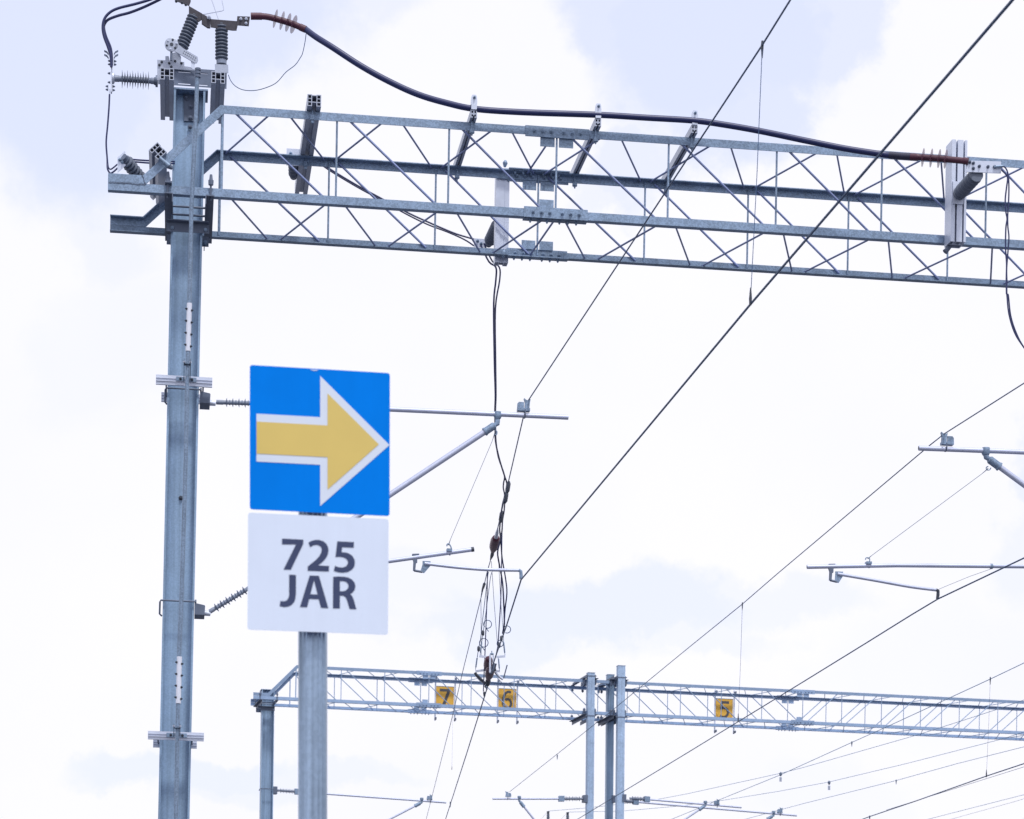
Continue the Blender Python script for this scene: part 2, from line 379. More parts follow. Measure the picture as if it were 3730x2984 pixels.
def clamp_set(T, f, sL, sR, n0, n1, z, nf, nb, sz=.08):
    for s, sd in ((sL, 1), (sR, -1)):
        r = clamp_rail(T, f, s, sd, n0, n1, z - .012, sz)
        for n in (.04, n1 - .12):
            T.part('clamp_bolt', MB().tube([f.P(s - .01 * sd, n - .06, z - .05), f.P(s - .01 * sd, n - .06, z + .17)], .010, 8), DARKG, r)
            T.part('clamp_nut', MB().lathe([(0, .024), (.45, .026), (.5, .018), (1, .012)], f.P(s - .01 * sd, n - .06, z + .10), f.P(s - .01 * sd, n - .06, z + .20), 8), DARKG, r)
    for n, k in ((nf, -1), (nb, 1)):
        prof = [(0, 0), (k * .075, 0), (k * .075, -.009), (k * .009, -.009), (k * .009, -.10), (0, -.10)]
        a = T.part('cross_angle', MB().prism([(x, y) for x, y in prof], f.P(sL - .02, n, z - .118), f.P(sR + .005, n, z - .118), f.n, UP), DARKG)
        for s in (sL + .035, sR - .03):
            T.part('bolt', bolt(f.P(s, n + (-.002 if k < 0 else -.012), z - .185), -f.n, .019, .03), GALV, a)
    for n, zz in ((nf - .24, z - .05), (nf - .02, z - .055)):
        T.part('tie_rod', MB().tube([f.P(sL + .03, n, zz), f.P(sR - .03, n, zz)], .011, 8), DARKG)
sL = NEAR.sz(V(1012, 540), -.07)[0]; sR = NEAR.sz(V(1655, 580), -.07)[0]
clamp_set(NG, NEAR, sL, sR, -.07, 1.34, zB, .44, .83)
wtop = NEAR.sz(V(1010, 380), -.02)
NG.part('clamp_plate', MB().box(NEAR.P(sL - .005, -.02, wtop[1]), NEAR.e * .033, NEAR.n * .05, UP * .008), DARKG)

for q, n in (([(148, 714), (230, 716), (320, 722), (420, 731), (508, 736)], -.001), ([(478, 645), (492, 672), (500, 705), (516, 736)], -.001)):
    pts = spline([NEAR.pt(B(*p), n) for p in q], 8)
    NG.part('weld_seam', MB().tube([p + UP * random.uniform(-.003, .003) for p in pts], [random.uniform(.003, .006) for p in pts], 6), DARKG)

# ------------------------------------------------------------------ operating rod down the mast
ROD_N = -.25
rod_uv = [A(1022, 672), A(1008, 1150), B(985, 500), B(962, 1000), B(952, 1600), G(568, 60), G(545, 900), G(530, 1700), H(505, 800), H(482, 1500), I(455, 100), I(440, 800), I(424, 1725)]
rp = [NEAR.pt(p, ROD_N) for p in rod_uv]
rp.append(rp[-1] + (rp[-1] - rp[-3]).normalized() * ((rp[-1].z - 1.0) / 1.0))
OR = Thing('operating_rod', 'long grey operating rod running down the face of the tall near mast', 'rod', rp[-1])
OR.part('rod', MB().tube(rp, .0195, 10), GALV)
for a, b, rows in ((G(566, 176), G(552, 646), [233, 352, 467, 583]), (I(458, 165), I(447, 614), None)):
    p, q = NEAR.pt(a, ROD_N), NEAR.pt(b, ROD_N)
    sl_ = OR.part('coupling_sleeve', MB().tube([p, q], .0245, 12), WHITEM)
    for k in range(4):
        for sg in (-1, 1):
            c = p + (q - p) * (.125 + .25 * k + (.03 if sg > 0 else 0)) + NEAR.e * sg * .024 - NEAR.n * .012
            OR.part('bolt', bolt(c, (NEAR.e * sg - NEAR.n).normalized(), .008, .02), DARK, sl_)
for y in (672, 705, 740):
    OR.part('clamp_ring', MB().lathe([(0, .028), (1, .028)], NEAR.pt(A(1026, y), ROD_N), NEAR.pt(A(1026, y + 22), ROD_N), 12), DARKG)
def guide(label, yrail, xs, ys, hgt, back, clips, fork):
    f = NEAR; a = f.pt(xs[0], .33); b = f.pt(xs[1], .33)
    T = Thing('guide_bracket', label, 'bracket', (a + b) / 2, 'rod guide brackets on the near mast')
    x = (b - a).normalized(); y = UP
    h = hgt
    prof = [(-.03, -h / 2), (0, -h / 2), (0, -h * .18), (.012, -h * .18), (.012, -h * .10), (0, -h * .10), (0, h * .12), (.012, h * .12), (.012, h * .2), (0, h * .2), (0, h / 2), (-.03, h / 2)]
    prof = [(p * -1, q) for p, q in prof]
    T.part('front_rail', MB().prism(prof, a, b, f.n, UP), ALU)
    a2, b2 = f.pt(back[0], .94), f.pt(back[1], .94)
    T.part('rear_rail', MB().prism(prof, a2, b2, f.n, UP), ALU)
    for c in clips: 
        p = f.pt(c, .31); cl = T.part('clip', MB().box(p, x * .042, f.n * .006, UP * .02), GALV); T.part('bolt', bolt(p - f.n * .008, -f.n, .009, .02), DARK, cl)
    for uv0 in fork:
        p = f.pt(uv0, .31); s0 = (p - f.p0).dot(f.e)
        T.part('fork_strap', MB().box(f.P(s0, -.02, p.z + .01), f.e * .0035, f.n * .33, UP * .018), DARKG)
    s0 = sum((f.pt(u, .31) - f.p0).dot(f.e) for u in fork) / 2; zc = f.pt(fork[0], .31).z
    T.part('guide_clamp', MB().box(f.P(s0, ROD_N - .03, zc + .01), f.e * .034, f.n * .006, UP * .012), GALV)
    T.part('guide_clamp', MB().box(f.P(s0, ROD_N + .03, zc + .01), f.e * .034, f.n * .006, UP * .012), DARK)
    for s_ in (-.03, .03):
        T.part('bolt', bolt(f.P(s0 + s_, ROD_N - .036, zc + .012), -f.n, .008, .025), ALU)
        zc2 = zc - .01
    for uv in back:
        p = f.pt(uv, .94); s_ = (p - f.p0).dot(f.e) ; 
        s_ = s_ + (.05 if uv is back[0] else -.05)
        T.part('tie_bolt', MB().tube([f.P(s_, .34, p.z), f.P(s_, .93, p.z)], .008, 6), DARKG)
guide('upper pale aluminium rail bracket clamped across the near mast above the blue sign level', 0, (G(237, 920), G(790, 952)), 0, .092, (G(290, 1092), G(745, 1120)), (G(478, 918), G(592, 926)), (G(512, 930), G(572, 932)))
guide('lower pale aluminium rail bracket clamped across the near mast near the picture bottom', 0, (I(155, 916), I(693, 936)), 0, .080, (I(205, 995), I(625, 1008)), (I(375, 917), I(488, 922)), (I(405, 918), I(462, 920)))

# ------------------------------------------------------------------ disconnector switch on the mast top
f = NEAR
DS = Thing('disconnector_switch', 'switch assembly with two dark ribbed post insulators on top of the near mast', 'switch', nmt)
zb0 = f.pt(R_(960, 1043), .1).z; zt0 = zb0 + .112
for cx in (964, 1634):
    s0 = f.sz(R_(cx, 990 if cx < 1000 else 1010), .1)[0]
    DS.part('support_beam', extr(f.P(s0, .1, zb0 + .056), f.P(s0, 1.15, zb0 + .056), .132, .112, f.e, UP), ALUD)
sa = f.sz(R_(850, 1000), .52)[0]; sb = f.sz(R_(1745, 1040), .52)[0]
chz0, chz1 = zt0 + .002, zt0 + .176
def slotted(T):
    # channel web with long slots, as separate strips
    mb = MB(); n = .52
    def bx(s0, s1, z0, z1): mb.box(f.P((s0 + s1) / 2, n, (z0 + z1) / 2), f.e * ((s1 - s0) / 2), f.n * .004, UP * ((z1 - z0) / 2))
    slots = [(1110, 1270, 925, 950), (1395, 1500, 940, 965), (1100, 1262, 1080, 1103), (1385, 1485, 1100, 1117)]
    W_ = sb - sa; hh = chz1 - chz0
    rows = [(0, .07), (.07, .13), (.13, .74), (.74, .81), (.81, 1)]
    for i, (q0, q1) in enumerate(rows):
        if i in (1, 3):
            for x0, x1 in ((0, .29), (.47, .59), (.72, 1)): bx(sa + W_ * x0, sa + W_ * x1, chz0 + hh * q0, chz0 + hh * q1)
        else: bx(sa, sb, chz0 + hh * q0, chz0 + hh * q1)
    mb.box(f.P((sa + sb) / 2, n + .045, chz1 - .004), f.e * (W_ / 2), f.n * .04, UP * .004)
    return T.part('base_channel', mb, DARKG)
slotted(DS)
def plate_uv(T, nm, fr, pts, n, t, m, par=None): return T.part(nm, MB().plate([f.pt(fr(*p), n) for p in pts], f.n, t), m, par)
bp = plate_uv(DS, 'bracket_plate', R_, [(836, 782), (942, 790), (942, 735), (985, 735), (1000, 800), (1190, 812), (1192, 868), (1230, 872), (1275, 880), (1330, 915), (1330, 925), (1060, 905), (836, 892)], .49, .008, ALUD)
plate_uv(DS, 'side_plate', R_, [(836, 895), (872, 897), (872, 1050), (836, 1048)], .30, .008, ALUD)
plate_uv(DS, 'side_plate', R_, [(1590, 840), (1765, 848), (1768, 955), (1592, 950)], .46, .008, ALUD)
for p in ((865, 850), (992, 828), (1070, 800), (1020, 876), (1152, 828), (895, 810)):
    DS.part('bolt', bolt(f.pt(R_(*p), .485), -f.n, .009, .012), DARK, bp)
DS.part('bearing_housing', MB().lathe([(0, .055), (.8, .055), (1, .045)], f.pt(R_(1075, 760), .50), f.pt(R_(1075, 760), .50) + f.n * .08, 20), ALUD)
# lever with its round flange
pc = f.pt(R_(1024, 582), .40)
fl = DS.part('lever_flange', MB().lathe([(0, .062), (.1, .067), (.9, .067), (1, .062)], pc, pc + f.n * .014, 28), ALUD)
for k in range(6):
    a = k * math.pi / 3 + .3; q = pc + (f.e * math.cos(a) + UP * math.sin(a)) * .047
    DS.part('bolt', bolt(q, -f.n, .008, .012), DARK if k % 2 else ALU, fl)
DS.part('shaft_hole_shade', MB().lathe([(0, .017), (1, .015)], pc - f.n * .003, pc + f.n * .001, 18), DARK, fl)  # dark disc on the flange, painting the shade of an open hole
arm = plate_uv(DS, 'lever_arm', R_, [(1085, 560), (1180, 635), (1365, 745), (1372, 790), (1355, 822), (1330, 826), (1100, 690), (1060, 668)], .40, .014, ALUD)
for i in range(7):
    for j in range(2):
        q = f.pt(R_(1190 + i * 25 - j * 12, 670 + i * 15 + j * 26), .398)
        DS.part('bolt', MB().lathe([(0, .005), (1, .005)], q, q + f.n * .002, 8), DARK, arm)  # flat dark discs painting the shaded perforations of the lever
DS.part('stem', MB().tube([f.pt(R_(1022, 668), .42), f.pt(R_(1016, 795), .42)], .011, 10), DARKG)
plate_uv(DS, 'link_plate', R_, [(1278, 790), (1326, 818), (1330, 912), (1300, 905), (1276, 880)], .41, .008, ALU)
DS.part('post_insulator', insul(f.pt(R_(1150, 640), .50), f.pt(R_(1322, 205), .50), .042, .0655, 10, .04, .97, round_=True), INS)
DS.part('post_insulator', insul(f.pt(R_(1678, 850), .50), f.pt(R_(1678, 322), .50), .042, .0645, 10, .12, .97, round_=True), INS)
DS.part('insulator_cap', MB().lathe([(0, .05), (1, .05)], f.pt(R_(1678, 845), .50), f.pt(R_(1678, 790), .50), 18), INSL)
plate_uv(DS, 'contact_bar', R_, [(1250, 78), (1425, 178), (1418, 258), (1380, 285), (1250, 190)], .455, .012, BRONZE)
plate_uv(DS, 'contact_bar', R_, [(1418, 178), (1540, 240), (1530, 360), (1495, 358), (1418, 305)], .44, .03, BRONZE)
plate_uv(DS, 'contact_bar', R_, [(1535, 250), (1888, 278), (1875, 398), (1820, 398), (1535, 355)], .455, .012, BRONZE)
plate_uv(DS, 'contact_bar', R_, [(1060, -30), (1275, -30), (1275, 20), (1252, 78), (1245, 72), (1070, 8)], .44, .012, BRONZE)
plate_uv(DS, 'terminal_lug', R_, [(1884, 212), (2050, 218), (2035, 342), (1890, 330), (1876, 390), (1868, 390)], .44, .010, BRONZE)
for p in ((1930, 250), (2000, 250), (1998, 308), (1085, 20), (1160, 40), (1210, 65)): DS.part('bolt', bolt(f.pt(R_(*p), .435), -f.n, .010, .03), ALU if p[0] > 1500 else DARK)
DS.part('bolt', bolt(f.pt(R_(1515, 225), .43), -f.n, .016, .03), ALU)
hp = lambda x, y, n=.46: f.pt(R_(x, y), n)
DS.part('arcing_horn', MB().tube([hp(1635, 250), hp(1550, 0), hp(1520, -90)], .0045, 6), ALU)
DS.part('arcing_horn', MB().tube([hp(1440, 190), hp(1690, 142), hp(1706, 130), hp(1706, 115), hp(1682, 0), hp(1665, -90)], .0045, 6), ALU)
# horizontal line insulator on the left of the switch
LI = Thing('line_insulator', 'horizontal grey finned insulator on the left of the near mast top', 'insulator', f.pt(R_(805, 1060), .55))
pa, pb_ = f.pt(R_(800, 1062), .55), f.pt(R_(275, 1028), .55)
LI.part('finned_body', insul(pa, pb_, .0275, .085, 11, .12, .84, .068, .2), INSL)
LI.part('end_flange', MB().lathe([(0, .055), (.6, .055), (.62, .04), (1, .035)], f.pt(R_(845, 1066), .55), f.pt(R_(795, 1062), .55), 16), DARKG)
LI.part('end_flange', MB().lathe([(0, .04), (.4, .055), (1, .055)], f.pt(R_(285, 1028), .55), f.pt(R_(250, 1024), .55), 16), ALU)
LI.part('terminal_plate', MB().box(f.pt(R_(240, 980), .55), f.e * .006, f.n * .03, UP * .175), ALU)
for x, y in ((225, 800), (268, 802), (225, 845), (268, 845), (222, 962), (222, 1080), (195, 1132), (250, 1132), (195, 1175), (250, 1180)):
    LI.part('bolt', bolt(f.pt(R_(x, y), .55), f.e if x > 240 else -f.e, .010, .026), DARKG)
for sx, x0 in ((-1, 200), (1, 268)):
    for y in (655, 705):
        p = [f.pt(R_(x0 + sx * a, y + 45 - b), .53) for a, b in ((0, 0), (22, 30), (58, 45))]
        LI.part('locking_tab', MB().plate([p[0], p[1], p[2], p[2] - UP * .018, p[1] - UP * .02, p[0] - UP * .022], f.n, .004), DARKG)
plate_uv(LI, 'cable_lug', R_, [(205, 1165), (224, 1165), (222, 1240), (203, 1240)], .54, .012, ALU)
# thick black cables from the line insulator up to the switch
for lab, pts in (('left one of two thick black cables looping up from the line insulator', [(236, 880), (228, 740), (190, 610), (142, 480), (124, 360), (145, 250), (215, 165), (330, 108), (560, 50), (760, -10), (930, -80), (1060, -60), (1085, 0)]),
                 ('right one of two thick black cables looping up from the line insulator', [(240, 860), (240, 740), (222, 620), (165, 480), (138, 370), (150, 310), (200, 255), (330, 205), (480, 165), (660, 95), (850, 5), (980, -60), (1100, -60), (1130, 15)])):
    single('jumper_cable', lab, 'cable', MB().tube([f.pt(R_(*p), .50 if 'left' in lab[:5] else .53) for p in pts], .0135, 10, 6), CABLE, 'thick black cables beside the switch', f.pt(R_(*pts[0]), .52))
dj = [R_(212, 1235), R_(205, 1400), R_(187, 1640), A(126, 1400), A(136, 1560)]
single('jumper_wire', 'thin black jumper wire hanging left of the mast down to the lower insulator, outer strand', 'wire',
       MB().tube([f.pt(p, .52) for p in dj] + [f.pt(A(x, y), .5) for x, y in ((138, 1650), (155, 1690), (172, 1700), (200, 1685), (238, 1650))], .0085, 8, 5), CABLE, 'black jumper strands at the left edge')
single('jumper_wire', 'thin black jumper wire branching to the lower left insulator, inner strand', 'wire',
       MB().tube([f.pt(A(x, y), .51) for x, y in ((137, 1560), (146, 1640), (168, 1662), (195, 1648), (238, 1612))], .0075, 8, 5), CABLE, 'black jumper strands at the left edge')

# ------------------------------------------------------------------ beams carrying insulators on the gantry
def post_ins(label, p0, p1, r, pl, pn, n=6, rib=True):
    T = Thing('post_insulator', label, 'insulator', p0, 'post insulators along the near gantry')
    T.part('ribbed_body', insul(p0, p1, r * .70, r * 1.06, n, .08, .94, round_=True), INS)
    T.part('end_cap', MB().lathe([(0, r * .62), (1, r * .62)], p1, p1 + (p1 - p0) * .12, 16), DARKG)
    if pl:
        q = T.part('terminal_plate', MB().plate(pl, pn, .010), ALU)
        for k in range(2): T.part('bolt', bolt(pl[0] * (.7 - .3 * k) + pl[2] * (.3 + .3 * k) - pn * .0, -pn, .012, .03), GALV, q)
    return T
# tilted beam at the left, lying on the sloping chords
dd = (f.e * .7071 + UP * .7071); d2 = (UP * .7071 - f.e * .7071)
b0 = f.pt(A(632, 1482), -.06); bl = f.n * 1.32
SB = Thing('support_beam', 'slotted aluminium beam lying turned on the sloping chord left of the near mast', 'beam', b0, 'aluminium support beams on the gantry')
SB.part('beam', extr(b0, b0 + bl, .125, .115, d2, dd), ALUD)
SB.part('clamp_bolt', MB().tube([f.pt(B(650, 470), -.075), f.pt(B(745, 555), -.075)], [.016, .03], 10), GALV)
SB.part('clamp_nut', MB().lathe([(0, .03), (.5, .022), (1, .012)], f.pt(B(740, 550), -.075), f.pt(B(775, 580), -.075), 8), DARKG)
post_ins('dark ribbed insulator sloping down behind the left gantry stub', f.pt(B(475, 690), .36), f.pt(B(310, 488), .16), .062,
         [f.pt(B(*p), .15) for p in ((235, 470), (312, 402), (318, 545), (238, 615))], f.n, 6)
for k, (y0, y1, lab) in enumerate(((478, 500, 'upper'), (500, 520, 'lower'))):
    single('busbar_wire', lab + ' short black wire from the left ribbed insulator to the mast', 'wire',
           MB().tube([f.pt(B(*p), .45) for p in ((318, y0 + (14 if k else 0)), (400, y0 + 12), (545, y1 + (0 if not k else 3)), (700, y1 + 8), (800, y1 + 8))], .008, 6, 4), CABLE, 'short wires behind the left beam')
# long beam across the gantry near the mast
c0 = f.pt(C(283, 160), -.12)
SB2 = Thing('support_beam', 'long slotted aluminium beam crossing the gantry just right of the near mast', 'beam', c0, 'aluminium support beams on the gantry')
zlb = zA + .062
c0.z = zlb; c1 = c0 + f.n * 2.5
SB2.part('beam', extr(c0, c1, .132, .112, f.e, UP), ALUD)
s2 = (c0 - f.p0).dot(f.e)
for n in (-.02, NR - .02):
    SB2.part('clamp_bolt', MB().lathe([(0, .008), (.4, .010), (.45, .022), (.8, .026), (.82, .016), (1, .014)], f.P(s2 - .01, n, zA + .02), f.P(s2 - .01, n, zA - .12), 10), GALV)
T_ins = post_ins('dark ribbed insulator hanging behind the long beam on the gantry', c1 - f.n * .45 - f.e * .10 - UP * .02, c1 - f.n * .95 - f.e * .13 - UP * .0, .05,
         [c1 - f.n * 1.05 + v for v in (-f.e * .20 + UP * .05, -f.e * .06 + UP * .05, -f.e * .06 - UP * .12, -f.e * .20 - UP * .12)], f.n, 5)
# three cable brackets
ARMS = [(1848, 318, C), (2108 - 0, 0, None), (0, 0, None)]
arm_uv = [C(1848, 318), D(1450, 238), E_(538, 305)]
clab = ['left', 'middle', 'right']
for k, uv in enumerate(arm_uv):
    p = f.pt(uv, -.12); s_ = (p - f.p0).dot(f.e)
    T = Thing('cable_bracket', '%s of the three aluminium bracket arms carrying the black power cable' % ('leftmost', 'middle one', 'rightmost')[k], 'bracket', f.P(s_, 0, zA), 'bracket arms under the power cable')
    z = zA + .040
    T.part('arm', extr(f.P(s_, -.12, z), f.P(s_, NR + .12, z), .064, .075, f.e, UP, True), ALUD)
    pc_ = f.pt((uv[0], uv[1] - 38), -.10)
    T.part('cable_clamp', MB().plate([f.P(s_ + a, -.135, z + .038 + b) for a, b in ((-.026, 0), (.026, 0), (.028, .012), (.028, .045), (.03, .05), (.03, .085), (.026, .125), (.018, .14), (-.018, .14), (-.026, .125), (-.03, .085), (-.03, .05), (-.026, .045))], f.n, .03), ALU)
    T.part('bolt', bolt(f.P(s_ + .002, -.136, z + .15), -f.n, .010, .03), GALV)
    for n, zz in ((-.01, zA - .075), (NR - .01, zA - .075)):
        T.part('clamp_bolt', MB().lathe([(0, .006), (.55, .008), (.6, .024), (.85, .026), (.87, .012), (1, .006)], f.P(s_ - .005, n - .02, zA + .02), f.P(s_ - .005, n - .02, zA - .14), 8), GALV)
# power cable
cu = [A(1545, 160), A(1700, 165), A(1840, 200), A(1960, 238), A(2085, 290), Z0(665, 78), Z0(700, 100), Z0(760, 139), Z0(820, 172), Z0(880, 199), Z0(940, 217), Z0(1000, 229.5), Z0(1100, 236.5), Z0(1260, 242), Z0(1360, 248), Z0(1460, 254), Z0(1520, 262), Z0(1600, 276), Z0(1700, 297), Z0(1780, 313), Z0(1850, 324), F_(830, 285), F_(1040, 300), F_(1320, 318), F_(1610, 345)]
cn = [.44, .435, .42, .40, .37, .31, .23, .17, .10, .03, -.04, -.10, -.11, -.11, -.11, -.12, -.15, -.22, -.34, -.40, -.43, -.45, -.53, -.64, -.76]
PC = Thing('power_cable', 'thick black power cable with red ends draped along the top of the near gantry', 'cable', f.pt(cu[0], cn[0]))
cp = [f.pt(u, n) for u, n in zip(cu, cn)]
PC.part('cable', MB().tube(cp[4:23], .0295, 14, 5), CABLE)
for pts, rr, lab, sh in ((cp[0:5], .030, 'left red cable end with pale translucent discs', [A(1760, 180), A(1828, 195), A(1892, 220), A(1948, 240)]), (cp[22:25], .030, 'right red cable end with translucent discs', None)):
    sp_ = spline(pts, 24)
    n = len(sp_)
    rad_ = [rr * (1.12 if i < n * .18 or i > n * .86 else 1.0) for i in range(n)]
    t_ = PC.part('termination', MB().tube(sp_, rad_, 16), REDT, None, lab)
    fr = (.40, .53, .655, .765) if sh else (.27, .39, .51, .62)
    for q in fr:
        i = int(q * (n - 1)); p = sp_[i]; d = (sp_[i + 1] - sp_[i - 1]).normalized()
        PC.part('shed', MB().lathe([(0, .03), (.5, .075), (.62, .088), (.7, .086), (.72, .072), (1, .032)], p - d * .010, p + d * .010, 28), SHED, t_)
PC.part('sleeve', MB().tube([f.pt(F_(832, 284), -.45), f.pt(F_(935, 293), -.49), f.pt(F_(1036, 299), -.53)], .034, 14), TAPE)
single('earth_wire', 'thin dark twisted wire hanging in an arc between the red cable end and the switch', 'wire',
       MB().tube([f.pt(A(*p), .38) for p in ((2088, 335), (2080, 400), (2055, 520), (2030, 570), (1980, 640), (1890, 710), (1800, 810), (1700, 860), (1590, 888), (1480, 885), (1400, 850), (1350, 795), (1325, 735))], .004, 6, 5), WIRE)
# upright behind the gantry and its insulator
nb_ = NR + .075
u0, u1 = f.pt(D(512, 700), nb_), f.pt(D(500, 1625), nb_); u1 = Vector((u0.x, u0.y, u1.z))
SP = Thing('support_post', 'pale aluminium upright fixed behind the middle of the near gantry', 'post', u1, 'aluminium uprights on the gantry')
SP.part('upright', extr(u1, u0, .137, .12, f.e, -f.n), ALU)
SP.part('clamp_bolt', MB().lathe([(0, .012), (.3, .02), (.6, .026), (.8, .02), (1, .01)], f.pt(D(535, 670), NR - .05), f.pt(D(542, 605), NR - .05), 10), GALV)
SP.part('clamp_bolt', MB().lathe([(0, .012), (.3, .026), (.6, .028), (.8, .02), (1, .01)], f.pt(D(515, 1560), NR - .05), f.pt(D(533, 1480), NR - .05), 10), GALV)
post_ins('dark ribbed insulator pointing away behind the middle aluminium upright', f.pt(D(470, 1225), NR + .15), f.pt(D(385, 1405), NR + .72), .062,
         [f.pt(D(*p), NR + .78) for p in ((234, 1370), (350, 1378), (350, 1460), (234, 1452))], f.n, 7)
# right aluminium upright in front of the gantry
r0, r1 = f.pt(F_(1500, 170), -.13), f.pt(F_(1480, 1165), -.13); r1 = Vector((r0.x, r0.y, r1.z))
SP2 = Thing('support_post', 'bright aluminium upright fixed in front of the gantry near the right edge', 'post', r1, 'aluminium uprights on the gantry')
wS = .06
mbp = MB()
for a, b, c, d in ((-.5, -.44, -.5, .5), (.38, .44, -.5, .5), (-.5 + .06, -.27, -.5, -.42), (-.14, .2, -.5, -.42), (.3, .38, -.5, -.42), (-.44, .38, .42, .5), (-.44, .38, -.05, .02), (-.27, -.22, -.42, -.05), (-.14, -.09, -.42, -.05), (.15, .2, -.42, -.05), (.3, .35, -.42, -.05)):
    mbp.prism([(a * .165, c * .20), (b * .165, c * .20), (b * .165, d * .20), (a * .165, d * .20)], r1, r0, f.e, f.n)
SP2.part('upright', mbp, ALU)
SP2.part('clamp_bolt', MB().tube([f.pt(F_(1430, 1180), -.1), f.pt(F_(1380, 1235), -.1)], [.02, .028], 10), DARKG)
SP2.part('seat_plate', MB().plate([f.pt(Q2(*p), -.245) for p in ((738, 688), (905, 705), (905, 1055), (738, 1045))], f.n, .012), ALU)
pi0 = f.pt(Q2(845, 880), -.25); pi1 = f.pt(Q2(1110, 590), -.72)
T = Thing('post_insulator', 'grey ribbed insulator leaning out to a white plate near the right edge', 'insulator', pi0, 'post insulators along the near gantry')
T.part('ribbed_body', insul(pi0, pi1, .060, .073, 6, .1, .95, round_=True, seg=24), INS)
tp = T.part('terminal_plate', MB().plate([f.pt(Q2(*p), -.74) for p in ((948, 365), (1495, 382), (1492, 565), (945, 545))], f.n, .012), ALU)
for p in ((1002, 395), (1058, 408), (1152, 458), (1288, 465), (1058, 492), (1390, 465)): T.part('bolt', bolt(f.pt(Q2(*p), -.742), -f.n, .011, .03), DARKG, tp)
T.part('cable_lug', MB().tube([f.pt(Q2(1385, 465), -.76), f.pt(Q2(1525, 455), -.76)], .013, 8), GALV)
for lab, pts, g in (('left strand of the thin black jumper pair dropping at the right edge', [F_(1935, 430), F_(1975, 470), F_(1995, 510), F_(1985, 600), F_(1972, 720), F_(1978, 840), F_(1990, 910), F_(1978, 1000), F_(1975, 1200), F_(1985, 1350), F_(1982, 1500), F_(1984, 1640), Z0(2120, 620), Z0(2124, 660), Z0(2136, 700), Z0(2156, 732), Z0(2200, 790)], 0),
                    ('right strand of the thin black jumper pair dropping at the right edge', [F_(1940, 390), F_(1975, 410), F_(2000, 475), F_(2008, 600), F_(2004, 760), F_(1996, 880), F_(1998, 990), F_(2008, 1090), F_(1998, 1240), F_(1986, 1400), F_(1988, 1520), F_(1988, 1650), Z0(2123, 622), Z0(2128, 665), Z0(2140, 702), Z0(2158, 735), Z0(2203, 795)], 1)):
    single('jumper_wire', lab, 'wire', MB().tube([f.pt(p, -.76 + .02 * g) for p in pts], .0075, 8, 4), CABLE, 'jumper strands at the right edge')
# wires behind the gantry from the long beam's insulator to the upright's insulator
bw = [C(60, 682), C(110, 668), C(250, 720), C(435, 850), C(700, 1010), C(940, 1140)]
single('busbar_wire', 'upper black wire running behind the gantry to the middle upright insulator', 'wire',
       MB().tube([f.pt(p, 1.75 + .0 * i) for i, p in enumerate(bw + [C(1210, 1285), C(1400, 1372), C(1520, 1425), C(1680, 1490), C(1850, 1540)])], [.012] * 1 + [.010] * 60 if False else .0095, 8, 4), CABLE, 'paired wires behind the gantry')
single('busbar_wire', 'lower black wire running behind the gantry to the middle upright insulator', 'wire',
       MB().tube([f.pt((p[0] - 2, p[1] + 5), 1.80) for p in bw + [C(1190, 1280), C(1400, 1382), C(1600, 1458), C(1760, 1530), C(1855, 1592)]], .0085, 8, 4), CABLE, 'paired wires behind the gantry')

# ------------------------------------------------------------------ cantilevers on the near gantry line
CN = .63
cpnt = lambda uv, n=CN: NEAR.pt(uv, n)
def lerp(a, b, t): return a + (b - a) * t
def tube_end(T, name, a, b, r, m=TUBE, seg=14, par=None): return T.part(name, MB().tube([a, b], r, seg), m, par)
def saddle(T, p, f, k=1.0, flip=1):
    q = T.part('saddle', MB().box(p + UP * .03 * k - f.e * .012 * k * flip, f.e * .055 * k, f.n * .03 * k, UP * .012 * k), GALV)
    T.part('saddle_body', MB().prism([(-.02 * k, 0), (.02 * k, 0), (.024 * k, .06 * k), (.03 * k, .09 * k), (.012 * k, .078 * k), (-.008 * k, .08 * k), (-.028 * k, .095 * k), (-.018 * k, .06 * k)], p + UP * .035 * k - f.n * .02 * k + f.e * .018 * k * flip, p + UP * .035 * k + f.n * .02 * k + f.e * .018 * k * flip, f.e, UP), GALV, q)
    T.part('saddle_lug', MB().plate([p + f.e * a * k * flip + UP * b * k - f.n * .02 * k for a, b in ((-.07, .04), (-.068, .08), (-.055, .095), (-.01, .095), (-.01, .04))], f.n, .012 * k), GALV, q)
    T.part('u_bolt', MB().tube([p + UP * .03 * k - f.n * .03 * k, p - UP * .01 * k - f.n * .034 * k, p - UP * .04 * k - f.n * .01 * k, p - UP * .035 * k + f.n * .02 * k], .006 * k, 6), DARKG, q)
def strut_head(T, p, j, d, f, k=1.0):   # p: on the tube, j: joint on the strut line, d: direction down the strut
    q = T.part('joint_clamp', MB().lathe([(0, .036 * k), (.3, .04 * k), (.7, .04 * k), (1, .03 * k)], p + UP * .05 * k - f.n * .001, p - UP * .02 * k, 12), GALV)
    T.part('joint_eye', MB().tube([p - UP * .01 * k, lerp(p, j, .6), j, j + d * .04 * k], [.022 * k, .026 * k, .026 * k, .02 * k], 10), GALV, q)
    T.part('joint_socket', MB().lathe([(0, .026 * k), (.1, .037 * k), (.85, .037 * k), (.88, .042 * k), (1, .042 * k)], j + d * .03 * k, j + d * .16 * k, 14), GALV, q)
